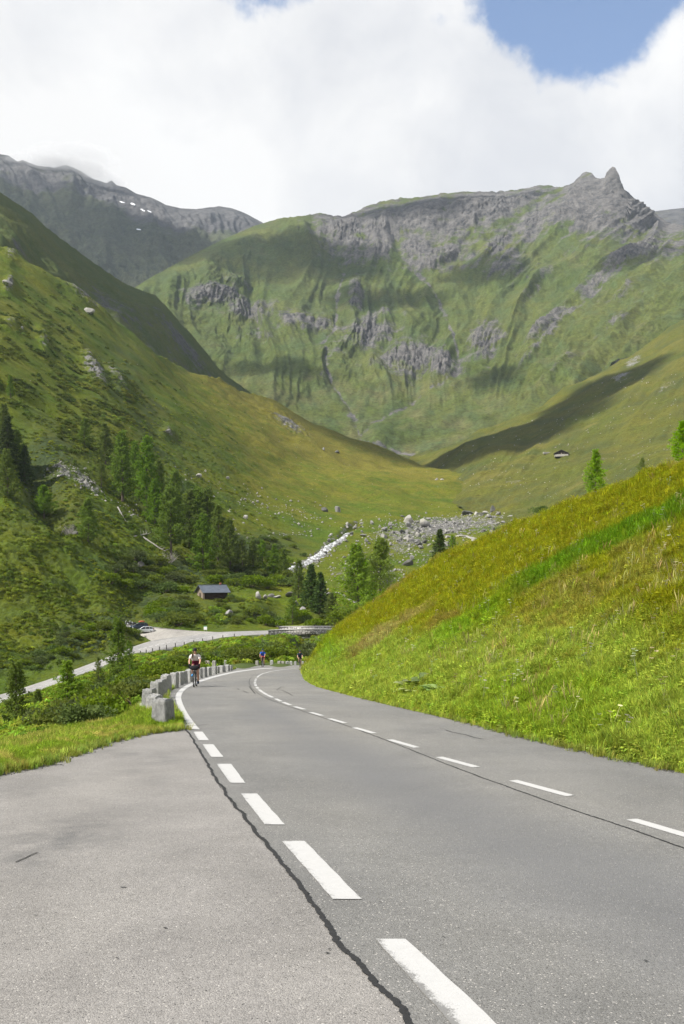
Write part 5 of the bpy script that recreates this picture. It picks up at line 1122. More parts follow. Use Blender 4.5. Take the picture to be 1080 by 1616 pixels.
# ---- boulders
BOUL = [boulder_mesh(s, 3) for s in range(60, 67)]
BM = {}
for nm, m in (('g', M_boulder), ('d', M_dboulder), ('p', M_pale)):
    BM[nm] = []
    for me in BOUL: c = me.copy(); c.materials.append(m); BM[nm].append(c)
def boulder(P, w, h, label, group, kind='g', var=None):
    v = random.randrange(7) if var is None else var
    o = bpy.data.objects.new('boulder', BM[kind][v]); link(o); o.location = (P[0], P[1], P[2] + h * 0.28); o.scale = (w, w * random.uniform(0.8, 1.1), h); o.rotation_euler = (random.uniform(-0.3, 0.3), random.uniform(-0.3, 0.3), random.uniform(0, 6.28))
    return tag(o, label, 'boulder', group)
NOTE = [(533, 806, 13, 11, 'g', 'large grey boulder on the meadow above the stream'), (513, 805, 16, 9, 'd', 'dark flat boulder left of the large grey one on the meadow'), (141, 506, 15, 14, 'p', 'lone pale boulder high on the left slope'), (511, 713, 8, 6, 'g', 'grey boulder on the mid slope below the crag'), (532, 714, 11, 6, 'd', 'dark boulder on the mid slope right of the grey one'),
        (408, 951, 13, 15, 'p', 'pale wedge-shaped boulder on the knoll right of the hut'), (418, 953, 8, 8, 'p', 'small pale boulder leaning on the wedge-shaped one'), (362, 972, 17, 11, 'g', 'grey slab boulder below the hut on the knoll'), (429, 947, 16, 7, 'd', 'flat dark boulder at the top of the knoll'), (436, 950, 14, 5, 'p', 'flat pale slab right of the dark boulder on the knoll'),
        (468, 960, 9, 10, 'd', 'dark boulder left of the pale block beneath the spruces'), (479, 969, 11, 14, 'g', 'upright pale grey block beneath the spruces'), (412, 975, 18, 10, 'd', 'dark boulder in the bushes above the lower road'), (438, 989, 8, 8, 'p', 'small white boulder beside the road at the bridge'), (457, 945, 22, 8, 'd', 'broad dark outcrop left of the spruces'),
        (778, 807, 13, 14, 'd', 'tall dark boulder at the upper right of the boulder field'), (736, 809, 20, 10, 'd', 'round dark boulder on the upper edge of the boulder field'), (752, 812, 10, 7, 'p', 'pale boulder right of the round dark one'), (766, 811, 9, 7, 'p', 'pale boulder below the tall dark one'), (645, 826, 22, 16, 'p', 'largest pale boulder at the left of the boulder field'),
        (672, 832, 22, 16, 'g', 'big grey boulder in the middle of the boulder field'), (698, 757, 12, 7, 'p', 'white boulder on the spur beyond the boulder field'), (690, 756, 10, 6, 'g', 'grey boulder left of the white one on the spur'), (773, 766, 12, 6, 'p', 'white boulder in the streambed below the chalet'), (35, 528, 7, 6, 'p', 'small white boulder high on the left slope near the edge'), (12, 458, 14, 10, 'p', 'pale outcrop boulder at the upper left edge'),
        (265, 694, 11, 8, 'g', 'grey boulder behind the top of the grove'), (313, 755, 12, 8, 'p', 'pale boulder cluster on the slope right of the grove'), (387, 816, 8, 8, 'p', 'white boulder on the slope below the pale cluster'), (372, 835, 7, 6, 'p', 'small white boulder above the thicket'), (118, 840, 12, 12, 'd', 'dark boulder under the grey dead shrub'), (222, 890, 20, 11, 'd', 'large dark boulder in the thicket left of the hut'),
        (705, 868, 14, 9, 'g', 'grey boulder left of the small spruce behind the bank'), (643, 893, 20, 11, 'd', 'dark split boulder behind the right bright larch'), (613, 925, 16, 12, 'd', 'dark boulder at the bare larch trunk'), (650, 885, 6, 10, 'p', 'upright pale stone beside the dark split boulder')]
for x, y, w, h, kd, lb in NOTE:
    P = gV(x, y); s = P[1] / F; boulder(P, w * s * 1.0, h * s * 1.1, lb, None, kd)
# boulder field, stream sides and talus: boulders one could count but not tell apart
def field_of(n, test, smin, smax, label, group, kinds='ggggdp', reg=(540, 840, 800, 930)):
    c = 0; tries = 0
    while c < n and tries < 60000:
        tries += 1; x, y = random.uniform(reg[0], reg[1]), random.uniform(reg[2], reg[3])
        if random.random() > test(x, y): continue
        P = gV(x, y); s = P[1] / F; w = (smin + (smax - smin) * random.random() ** 2.6) * s
        boulder(P, w, w * random.uniform(0.55, 0.95), label, group, random.choice(kinds)); c += 1
tal = lambda lst: (lambda x, y: float(blobs(np.array(float(x)), np.array(float(y)), lst)) ** 1.5 * (y > ridgeA(x) + 5) * (y < botV(x) - 2))
field_of(180, tal([(700, 834, 85, 18, -6, 0.9), (640, 852, 60, 26, 0, 0.8), (770, 826, 40, 10, -8, 0.9), (600, 905, 40, 22, 0, 0.35), (560, 880, 30, 18, -30, 0.4)]), 3.4, 13, 'grey boulder lying in the wide boulder field behind the bank', 'boulders in the boulder field')
field_of(80, lambda x, y: float(np.exp(-((float(seg_dist(np.array(float(x)), np.array(float(y)), STREAM)) - 3) / 6) ** 2)), 3.5, 9, 'boulder on the bank of the white stream', 'boulders along the stream', 'gggpd', (440, 580, 822, 912))
field_of(40, tal([(100, 740, 20, 6, 34, 1.0), (130, 758, 20, 8, 36, 1.1), (152, 775, 12, 7, 40, 0.9), (170, 790, 16, 5, 40, 0.7)]), 3, 9, 'pale block in the talus strip on the left slope', 'talus blocks on the left slope', 'gpp', (70, 190, 720, 810))
field_of(40, tal([(400, 795, 70, 26, 25, 0.5), (460, 815, 60, 22, 15, 0.5), (330, 770, 40, 20, 25, 0.4), (450, 843, 60, 3, -3, 0.9)]), 2.5, 7, 'pale stone scattered on the grass slope above the stream', 'stones scattered on the grass slope', 'gpp', (280, 560, 740, 850))
def gravel(n, lst, smin, smax, name, label, reg):
    px = rng.uniform(reg[0], reg[1], n * 8); y = rng.uniform(reg[2], reg[3], n * 8); w = blobs(px, y, lst); ok = (rng.uniform(0, 1, n * 8) < w ** 1.3) & (y > ridgeA(px) + 5) & (y < botV(px) - 3); px, y = px[ok][:n], y[ok][:n]
    P = gV(px, y); m = len(P); s = P[:, 1] / F * (smin + (smax - smin) * rng.uniform(0, 1, m) ** 2)
    scatter(name, P, s, vary((0.35, 0.34, 0.32), m), PROTO['stone'], label, np.c_[rng.uniform(0, 6, (m, 3))])
gravel(3600, TALUS, 1.2, 5.0, 'scree', 'small grey stones filling the boulder field and talus', (60, 860, 720, 940))
gravel(420, [(480, 740, 200, 60, 20, 0.5), (620, 760, 160, 30, 10, 0.6), (430, 660, 120, 30, 28, 0.4), (90, 560, 90, 80, 0, 0.3)], 0.8, 2.0, 'loose_stones', 'tiny pale stones strewn over the grassy slopes', (0, 860, 420, 830))
n = 500; px = rng.uniform(690, 1080, n); y = rng.uniform(600, 790, n); ok = (y > ridgeR(px) + 15) & (y < botR(px)); P = gR(px[ok], y[ok]); scatter('hillside_stones', P, P[:, 1] / F * rng.uniform(0.9, 2.8, len(P)), vary((0.3, 0.3, 0.3), len(P)), PROTO['stone'], 'tiny stones strewn over the right hillside', rng.uniform(0, 6, (len(P), 3)))

# ---- stream
def water_mat():
    t = NT('white_water'); n = t.noise(0.75, 5, 0.7, sc=(1.0, 0.35, 1.0)); n2 = t.noise(2.5, 4, 0.7)
    c = t.mix(t.rng(t.math('ADD', n, t.math('MULTIPLY', t.math('SUBTRACT', n2, 0.5), 0.6)), 0.505, 0.56), (0.13, 0.128, 0.12), (0.75, 0.77, 0.78))
    return t.done(c, 0.35, t.bump(n2, 0.8, 0.3), 0.5)
A = poly_interp(STREAM[1:], 60); P = W(A[:, 0], A[:, 1], fieldV(A[:, 0], A[:, 1])); P[:, 2] += -0.25 + 0.25 * perlin(np.arange(60) / 3.0, 0 * A[:, 0], 4)
d = np.gradient(P, axis=0); nn = np.stack([-d[:, 1], d[:, 0], 0 * d[:, 0]], -1); nn /= np.linalg.norm(nn, axis=1, keepdims=True); s = np.linspace(-1, 1, 7)
wd = (2.4 + 2.2 * fbm(np.arange(60) / 2.2, 0 * A[:, 0], 3, 3))[:, None, None]
V = P[:, None] + nn[:, None] * s[None, :, None] * wd; V[..., 2] += 0.18 * perlin(V[..., 0] / 0.8, V[..., 1] / 0.8, 6) - 0.35 * s[None] ** 2
obj('stream', mesh_np('stream', V, grid_faces(60, 7), [water_mat()], True), None, 'structure')

# ---- dead wood
def log(a, b, r, label, za=None):
    A0, B0 = gV(*a), gV(*b); A0[2] += r * 1.4; B0[2] += r * 1.2; k = np.linspace(0, 1, 7)[:, None]; P = A0 * (1 - k) + B0 * k; P[:, 2] += np.array([0, .1, .05, .15, .1, .2, .5]) * r * 3
    parts = [tube_np(P, r * (1.15 - 0.75 * k[:, 0]), 6)]; g = np.random.default_rng(int(a[0])); d = (B0 - A0); L = np.linalg.norm(d)
    for j in range(11):
        q = A0 + d * g.uniform(0.25, 0.98); e = q + d / L * g.uniform(0.2, 0.9) + g.normal(0, 0.6, 3) + np.array([0, 0, 0.7]); parts.append(tube_np([q, (q + e) / 2 + g.normal(0, 0.1, 3), e], [r * 0.3, r * 0.2, r * 0.06], 4))
    V, Fq = join(parts); o = obj('fallen_log', mesh_np('fallen_log', V, Fq, [M_dead], True)); tag(o, label, 'log'); return o
log((226, 848), (262, 872), 0.28, 'long bleached fallen trunk below the grove'); log((186, 806), (198, 819), 0.24, 'short bleached log near the talus foot'); log((212, 846), (238, 842), 0.2, 'bleached branchy log lying left of the long trunk')
def dead_shrub(x, y, hpx, label):
    P = gV(x, y); h = hpx * P[1] / F; g = np.random.default_rng(int(x)); parts = []
    for j in range(46):
        a = g.uniform(0, 6.28); e = np.array([math.cos(a), math.sin(a), 0]) * h * g.uniform(0.3, 0.8) + np.array([0, 0, h * g.uniform(0.4, 1)]); m = e * 0.5 + g.normal(0, 0.08 * h, 3); parts.append(tube_np([np.zeros(3), m, e], [0.06, 0.04, 0.012], 3))
        for q in range(3): e2 = m + (e - m) * g.uniform(0.2, 1); parts.append(tube_np([e2, e2 + g.normal(0, 0.16 * h, 3)], [0.025, 0.008], 3))
    V, Fq = join(parts); o = obj('dead_shrub', mesh_np('dead_shrub', V, Fq, [M_dead], True)); o.location = P; tag(o, label, 'shrub')
dead_shrub(110, 828, 22, 'grey leafless dead shrub beside the lone bushy larch'); dead_shrub(268, 890, 20, 'grey dead brushwood under the foremost grove larch')

# ================================================================ BUILDINGS
def wood_mat(name, a, b):
    t = NT(name); o = t.objco(); n = t.noise(2.0, 5, 0.6, vec=o, sc=(1, 1, 9)); w = t.n('ShaderNodeTexWave', wave_type='BANDS', bands_direction='Z'); t.t.links.new(o, w.inputs[0]); w.inputs['Scale'].default_value = 2.2
    return t.done(t.mix(t.rng(n, 0.3, 0.7), a, b), 0.85, t.bump(w.outputs['Fac'], 0.5, 0.05), 0.15)
M_dwood = wood_mat('dark_boards', (0.028, 0.022, 0.018), (0.06, 0.046, 0.036)); M_lwood = wood_mat('grey_boards', (0.16, 0.125, 0.095), (0.28, 0.235, 0.19))
def roof_mat():
    t = NT('metal_roof'); o = t.objco(); n = t.noise(0.8, 4, 0.6, vec=o); w = t.n('ShaderNodeTexWave', wave_type='BANDS', bands_direction='X'); t.t.links.new(o, w.inputs[0]); w.inputs['Scale'].default_value = 1.6
    return t.done(t.mix(t.rng(n, 0.3, 0.7), (0.085, 0.10, 0.12), (0.13, 0.148, 0.175)), 0.45, t.bump(w.outputs['Fac'], 0.4, 0.06), 0.5, 0.3)
M_roof = roof_mat(); M_shing = wood_mat('shingle_roof', (0.05, 0.04, 0.04), (0.10, 0.085, 0.08))
def box(bm, c, s, rz=0.0):
    r = bmesh.ops.create_cube(bm, size=1.0); M = Matrix.Translation(c) @ Matrix.Rotation(rz, 4, 'Z') @ Matrix.Diagonal((*s, 1)); bmesh.ops.transform(bm, matrix=M, verts=r['verts']); return r['verts']
def boxobj(name, c, s, mat, parent, rz=0.0, bev=0.0):
    bm = bmesh.new(); box(bm, (0, 0, 0), s)
    if bev: bmesh.ops.bevel(bm, geom=bm.edges[:], offset=bev, segments=1, affect='EDGES')
    o = bm_obj(name, bm, mat, parent); o.location = c; o.rotation_euler = (0, 0, rz); return o
def slab(name, pts, th, mat, parent):
    """plate from 4 corner points, thickness th downwards"""
    p = [Vector(q) for q in pts]; n = (p[1] - p[0]).cross(p[3] - p[0]).normalized()
    if n.z < 0: n = -n
    bm = bmesh.new(); a = [bm.verts.new(q) for q in p]; b = [bm.verts.new(q - n * th) for q in p]; bm.faces.new(a); bm.faces.new(b[::-1])
    for i in range(4): bm.faces.new((a[i], b[i], b[(i + 1) % 4], a[(i + 1) % 4]))
    bmesh.ops.recalc_face_normals(bm, faces=bm.faces[:]); return bm_obj(name, bm, mat, parent)
P = gV(334, 943.5); hut = empty('wooden_hut', tuple(P + np.array([0, 1.5, -0.3])), R(30)); tag(hut, 'dark wooden hut with grey metal roof on the meadow below the grove', 'hut')
HL, HD, HW, RH = 3.3, 2.6, 2.1, 1.6                                # half length, half depth, wall height, roof rise
def gable_wall(name, x, th, mat, parent, hd, hw, rh):
    bm = bmesh.new(); pr = [(-hd, -0.8), (hd, -0.8), (hd, hw), (0, hw + rh), (-hd, hw)]; a = [bm.verts.new((x - th, y, z)) for y, z in pr]; b = [bm.verts.new((x + th, y, z)) for y, z in pr]; bm.faces.new(a[::-1]); bm.faces.new(b)
    for i in range(5): bm.faces.new((a[i], a[(i + 1) % 5], b[(i + 1) % 5], b[i]))
    bmesh.ops.recalc_face_normals(bm, faces=bm.faces[:]); return bm_obj(name, bm, mat, parent)
gable_wall('gable_wall', -HL, 0.08, M_lwood, hut, HD, HW, RH); gable_wall('gable_wall', HL, 0.08, M_dwood, hut, HD, HW, RH)
boxobj('front_wall', (0, -HD + 0.05, HW / 2 - 0.4), (2 * HL - 0.2, 0.1, HW + 0.8), M_dwood, hut); boxobj('back_wall', (0, HD - 0.05, HW / 2 - 0.4), (2 * HL - 0.2, 0.1, HW + 0.8), M_dwood, hut)
dr = boxobj('door', (1.2, -HD - 0.03, 0.75), (0.9, 0.06, 1.9), M_dwood, hut); boxobj('handle', (0.3, -0.06, 0), (0.05, 0.06, 0.15), M_roof, dr)
boxobj('door', (-HL - 0.11, 0.2, 0.7), (0.06, 0.9, 1.8), M_dwood, hut)
e = 0.75; fr = RH / HD
slab('roof', [(-HL - e, -HD - e, HW - e * fr + 0.12), (HL + e, -HD - e, HW - e * fr + 0.12), (HL + e, 0, HW + RH + 0.12), (-HL - e, 0, HW + RH + 0.12)], 0.12, M_roof, hut); slab('roof', [(-HL - e, HD + e, HW - e * fr + 0.115), (HL + e, HD + e, HW - e * fr + 0.115), (HL + e, 0.01, HW + RH + 0.115), (-HL - e, 0.01, HW + RH + 0.115)], 0.12, M_roof, hut)
boxobj('ridge_cap', (0, 0, HW + RH + 0.16), (2 * HL + 2 * e, 0.3, 0.08), M_roof, hut)
M_brick = stone_mat('chimney_brick', (0.30, 0.11, 0.07), (0.36, 0.15, 0.10), (0.2, 0.08, 0.06), 5)
boxobj('chimney', (2.6, 0.5, HW + RH + 0.25), (0.45, 0.45, 0.8), M_brick, hut)
for x in (-HL - 0.5, HL + 0.5): boxobj('post', (x, -HD - 0.55, 0.6), (0.14, 0.14, 2.3), M_dwood, hut)
P = gR(886, 727); ch = empty('chalet', tuple(P + np.array([0, 0, -0.2])), R(-12)); tag(ch, 'small dark chalet with stone base far off on the right hillside', 'chalet')
M_masonry = stone_mat('rubble_masonry', (0.30, 0.285, 0.26), (0.44, 0.42, 0.38), (0.16, 0.15, 0.14), 1.6)
bm = bmesh.new(); box(bm, (0, 0, 0.5), (9.5, 7.5, 1.6)); bm_obj('stone_base', bm, M_masonry, ch)
bm = bmesh.new(); pr = [(-4.5, 1.3), (4.5, 1.3), (4.5, 2.2), (0, 4.3), (-4.5, 2.2)]; a = [bm.verts.new((x, -3.4, z)) for x, z in pr]; b = [bm.verts.new((x, 3.4, z)) for x, z in pr]; bm.faces.new(a); bm.faces.new(b[::-1])
for i in range(5): bm.faces.new((a[i], b[i], b[(i + 1) % 5], a[(i + 1) % 5]))
bmesh.ops.recalc_face_normals(bm, faces=bm.faces[:]); bm_obj('wall', bm, M_dwood, ch)
for s in (-1, 1): slab('roof', [(s * 5.4, -4.3, 1.95), (s * 5.4, 4.3, 1.95), (0.0, 4.3, 4.55), (0.0, -4.3, 4.55)], 0.2, M_shing, ch)
for x in (-2.0, 2.0): w_ = boxobj('window', (x, -3.43, 2.2), (0.9, 0.08, 0.9), M_lwood, ch); boxobj('pane', (0, -0.03, 0), (0.7, 0.06, 0.7), M_dwood, w_)
boxobj('door', (0, -3.43, 1.5), (1.0, 0.08, 1.9), M_lwood, ch)
P = gR(864, 726); rw = boxobj('ruined_wall', (P[0], P[1], P[2] + 0.5), (7, 1.2, 1.6), M_masonry, None, R(15), 0.2); tag(rw, 'low ruined stone wall left of the far chalet', 'wall')
P = gR(804, 818); 
A = poly_interp([(792, 824), (806, 821), (818, 818), (830, 814)], 9); Pw = gV(A[:, 0], A[:, 1])
V, Fq = tube_np(Pw + np.array([0, 0, 0.3]), 0.9 + 0.3 * perlin(np.arange(9) * 0.7, np.zeros(9), 3), 6); ow = obj('dry_stone_wall', mesh_np('dry_stone_wall', V, Fq, [M_pale], False)); tag(ow, 'pale dry stone wall beside the footpath behind the bank', 'wall')

# ---- bridge
br = empty('stone_bridge', tuple(W(470, 998, 207))); tag(br, 'pale stone road bridge with parapets over the ravine', 'bridge')

def masonry_mat():
    t = NT('bridge_masonry'); o = t.objco(); v = t.vor(1.5, 'F1', o, 'Color'); d = t.vor(1.5, 'DISTANCE_TO_EDGE', o); sp = t.n('ShaderNodeSeparateColor'); t.t.links.new(v, sp.inputs[0])
    c = t.mix(sp.outputs[0], (0.20, 0.19, 0.175), (0.42, 0.405, 0.375)); c = t.mix(t.rng(d, 0.03, 0.10), (0.08, 0.077, 0.07), c)
    return t.done(c, 0.9, t.bump(t.rng(d, 0.0, 0.12), 0.8, 0.06), 0.1)
M_bridge = masonry_mat(); M_cop = stone_mat('coping_stone', (0.40, 0.39, 0.37), (0.52, 0.51, 0.48), (0.3, 0.29, 0.27), 1.5)
org = np.array(br.location)
def wall_run(name, pxs, yfun, zoff, top, bottom, th, mat, dz=0.0, dy=0.0, parent=br):
    pxs = np.asarray(pxs, float); yv = yfun(pxs); P = W(pxs, yv, fieldV(pxs, yv)); P[:, 1] += dy
    Vv = []
    for o_, h in ((0, bottom), (0, top), (th, top), (th, bottom)): q = P.copy(); q[:, 1] += o_; q[:, 2] += h + dz; Vv.append(q)
    V = np.stack(Vv, 1); V = V - org; n = len(pxs); i = np.arange(n * 4).reshape(n, 4); j = np.roll(i, -1, 1)
    Fq = np.concatenate([np.stack([i[:-1], i[1:], j[1:], j[:-1]], -1).reshape(-1, 4), i[[0]][:, ::-1], i[[-1]]])
    return obj(name, mesh_np(name, V, Fq, [mat], False), parent)
wall_run('parapet', np.arange(424, 549, 4), low_near, 0, 0.75, -0.9, 0.4, M_bridge, 0.0, -0.4); wall_run('coping', np.arange(424, 549, 4), low_near, 0, 0.93, 0.752, 0.56, M_cop, 0.0, -0.48)
wall_run('parapet', np.arange(440, 549, 4), low_far, 0, 0.75, -0.6, 0.4, M_bridge, 0.0, 0.1); wall_run('coping', np.arange(440, 549, 4), low_far, 0, 0.93, 0.752, 0.5, M_cop, 0.0, 0.05)
wall_run('abutment', np.arange(443, 464, 4), low_near, 0, -0.9, -4.5, 5.0, M_bridge, 0.0, -0.37); wall_run('abutment', np.arange(492, 553, 4), low_near, 0, -0.9, -4.5, 5.0, M_bridge, 0.0, -0.37)
wall_run('deck_beam', np.arange(459, 500, 4), low_near, 0, -0.905, -1.35, 6.5, M_cop, 0.0, -0.3)

# ================================================================ STREET FURNITURE
M_post = plain('dark_post', (0.06, 0.055, 0.05)); M_green = plain('green_paint', (0.05, 0.22, 0.12)); M_white = plain('white_paint', (0.75, 0.75, 0.73)); M_orange = plain('orange_red', (0.75, 0.12, 0.03)); M_metal = plain('grey_metal', (0.35, 0.35, 0.36), 0.4, 0.5, 0.8)
XS = [222, 231, 241, 252, 263, 277, 291, 306, 320, 336, 352, 370]
for k, x in enumerate(XS):
    y = float(low_near(x)) + 0.6; P = W(x, y, float(fieldV(x, y)))
    po = empty('roadside_post', (P[0], P[1], P[2] - 0.15)); boxobj('post', (0, 0, 0.45), (0.16, 0.16, 0.95), M_post, po); boxobj('cap', (0, 0, 0.95), (0.2, 0.2, 0.08), M_metal, po)
    tag(po, '%s short dark post from the left along the lower road bend' % ORD[k], 'post', 'posts along the lower road')
P = W(324, 996.8, float(fieldV(324, 996.8))); sg = empty('information_sign', (P[0], P[1] + 0.4, P[2] - 0.2)); tag(sg, 'small green and white sign board at the parking place', 'sign')
for s in (-0.25, 0.25): boxobj('post', (s, 0.05, 0.5), (0.07, 0.07, 1.1), M_metal, sg)
boxobj('board', (0, 0, 0.95), (0.75, 0.05, 0.7), M_white, sg); boxobj('header', (0, 0.005, 1.4), (0.75, 0.06, 0.2), M_green, sg)
P = W(551, 984, 78); mk = empty('marker_post', tuple(P)); boxobj('post', (0, 0, 0.2), (0.05, 0.05, 0.7), M_metal, mk); boxobj('flag', (0, -0.02, 0.42), (0.2, 0.03, 0.3), M_orange, mk); tag(mk, 'small orange red marker on the crest of the bank', 'marker')
# ================================================================ CARS AND MOTORCYCLES
def paint(name, c, metal=0.4): return plain(name, c, 0.3, 0.5, metal, 0.04)
M_silver = paint('silver_paint', (0.62, 0.63, 0.65), 0.5); M_navy = paint('dark_blue_paint', (0.03, 0.045, 0.07), 0.3); M_glass = plain('tinted_glass', (0.02, 0.024, 0.028), 0.08, 0.6); M_tyre = plain('rubber', (0.022, 0.022, 0.022), 0.85); M_rim = plain('alloy', (0.5, 0.5, 0.52), 0.3, 0.5, 0.9); M_lamp = plain('lamp_lens', (0.85, 0.86, 0.88), 0.1, 0.6); M_tail = plain('tail_lens', (0.4, 0.02, 0.02), 0.2, 0.5); M_black = plain('black_plastic', (0.02, 0.02, 0.022), 0.6)
def loft(secs, m=12, pw=3.2):
    """closed loft through superellipse sections (x, zlow, zhigh, halfwidth)"""
    V = []; an = np.arange(m) * 2 * np.pi / m + np.pi / m
    for x, a, b, w in secs:
        c, s = np.cos(an), np.sin(an); V.append(np.stack([np.full(m, x), np.sign(c) * np.abs(c) ** (2 / pw) * w, (a + b) / 2 + np.sign(s) * np.abs(s) ** (2 / pw) * (b - a) / 2], -1))
    V = np.concatenate(V); n = len(secs); i = np.arange(n * m).reshape(n, m); j = np.roll(i, -1, 1)
    bm = bmesh.new(); vv = [bm.verts.new(v) for v in V]
    for r in range(n - 1):
        for k in range(m): bm.faces.new((vv[i[r, k]], vv[j[r, k]], vv[j[r + 1, k]], vv[i[r + 1, k]]))
    bm.faces.new([vv[k] for k in i[0]][::-1]); bm.faces.new([vv[k] for k in i[-1]]); bmesh.ops.recalc_face_normals(bm, faces=bm.faces[:]); return bm
def ring(name, r, w, mat, parent, loc, tube=None, axis='Y', seg=20, inner=0.0):
    bm = bmesh.new(); prof = [(inner, -w / 2), (r * 0.94, -w / 2), (r, -w / 3), (r, w / 3), (r * 0.94, w / 2), (inner, w / 2)]; rows = []
    for k in range(seg):
        a = 2 * math.pi * k / seg; rows.append([bm.verts.new((q * math.cos(a), y, q * math.sin(a))) for q, y in prof])
    for k in range(seg):
        for p in range(len(prof) - (0 if inner > 0 else 1)):
            q = (p + 1) % len(prof)
            try: bm.faces.new((rows[k][p], rows[k][q], rows[(k + 1) % seg][q], rows[(k + 1) % seg][p]))
            except ValueError: pass
    bmesh.ops.remove_doubles(bm, verts=bm.verts[:], dist=1e-5); bmesh.ops.recalc_face_normals(bm, faces=bm.faces[:]); o = bm_obj(name, bm, mat, parent, True); o.location = loc; return o
def car(P, rz, body, label, load=None):
    c = empty('parked_car', tuple(P), rz); tag(c, label, 'car', 'cars at the parking place')
    bm = loft([(2.22, 0.38, 0.62, 0.62), (2.15, 0.27, 0.74, 0.80), (1.75, 0.22, 0.86, 0.88), (0.95, 0.2, 0.95, 0.9), (0.0, 0.2, 0.97, 0.91), (-1.2, 0.2, 0.99, 0.91), (-1.95, 0.24, 0.98, 0.88), (-2.2, 0.32, 0.92, 0.78), (-2.25, 0.4, 0.8, 0.7)], 16, 4.0); bm_obj('body', bm, body, c, True)
    bm = loft([(1.0, 0.90, 0.98, 0.80), (0.5, 0.90, 1.25, 0.74), (0.15, 0.90, 1.42, 0.70), (-1.3, 0.90, 1.43, 0.68), (-1.75, 0.90, 1.36, 0.68), (-2.12, 0.90, 1.0, 0.72)], 16, 5.0); bm_obj('window', bm, M_glass, c, True)
    bm = loft([(0.22, 1.405, 1.45, 0.62), (0.05, 1.40, 1.475, 0.68), (-0.9, 1.405, 1.50, 0.68), (-1.6, 1.39, 1.465, 0.66), (-1.85, 1.34, 1.40, 0.62)], 12, 4.0); bm_obj('roof', bm, body, c, True)
    for s in (-1, 1):
        for x0, x1, z0_, z1_ in ((0.98, 0.2, 0.97, 1.43), (-0.35, -0.42, 0.95, 1.44), (-1.25, -1.3, 0.95, 1.44), (-2.08, -1.72, 0.98, 1.40)):
            V, Fq = tube_np([(x0, s * 0.80, z0_), ((x0 + x1) / 2, s * 0.765, (z0_ + z1_) / 2), (x1, s * 0.70, z1_)], [0.045, 0.04, 0.04], 5); obj('pillar', mesh_np('pillar', V, Fq, [body], True), c)
        boxobj('headlight', (2.05, s * 0.62, 0.66), (0.22, 0.34, 0.14), M_lamp, c, 0, 0.03); boxobj('tail_light', (-2.17, s * 0.66, 0.82), (0.14, 0.2, 0.26), M_tail, c, 0, 0.02); boxobj('mirror', (0.75, s * 0.98, 0.98), (0.14, 0.2, 0.13), body, c, 0, 0.03)
        boxobj('door', (-0.02, s * 0.905, 0.62), (1.0, 0.03, 0.6), body, c, 0, 0.012); boxobj('door', (-0.98, s * 0.905, 0.62), (0.8, 0.03, 0.6), body, c, 0, 0.012)
        for x in (1.38, -1.35):
            w = empty('wheel', (x, s * 0.80, 0.32)); w.parent = c; ring('tyre', 0.33, 0.22, M_tyre, w, (0, 0, 0)); ring('rim', 0.215, 0.235, M_rim, w, (0, 0, 0))
    boxobj('bumper', (2.2, 0, 0.36), (0.14, 1.3, 0.14), M_black, c, 0, 0.03); boxobj('number_plate', (2.275, 0, 0.46), (0.02, 0.5, 0.11), M_white, c)
    if load:
        for x in (-0.2, -1.1): boxobj('roof_bar', (x, 0, 1.53), (0.05, 1.2, 0.05), M_black, c)
    return c
def spot(px, y): return W(px, y, float(fieldV(px, y))) + np.array([0, 0, -0.02])
pc = spot(228, 998.6); car(pc, R(188), M_silver, 'silver estate car in front at the parking place')
pd = spot(220, 992.5); car(pd, R(190), M_navy, 'dark estate car with roof bars behind the silver one', True)
kb = bm_obj('roof_luggage', loft([(1.0, 0, 0.12, 0.1), (0.7, -0.08, 0.3, 0.4), (0, -0.1, 0.36, 0.5), (-0.7, -0.08, 0.3, 0.4), (-1.0, 0, 0.12, 0.1)], 14, 2.6), plain('faded_red', (0.40, 0.10, 0.05)), None, True); kb.location = tuple(pd + np.array([0.55, 0.1, 1.66])); kb.rotation_euler = (0, 0, R(190)); kb.scale = (0.75, 0.8, 0.85); tag(kb, 'orange red luggage strapped on the roof of the dark car', 'luggage')
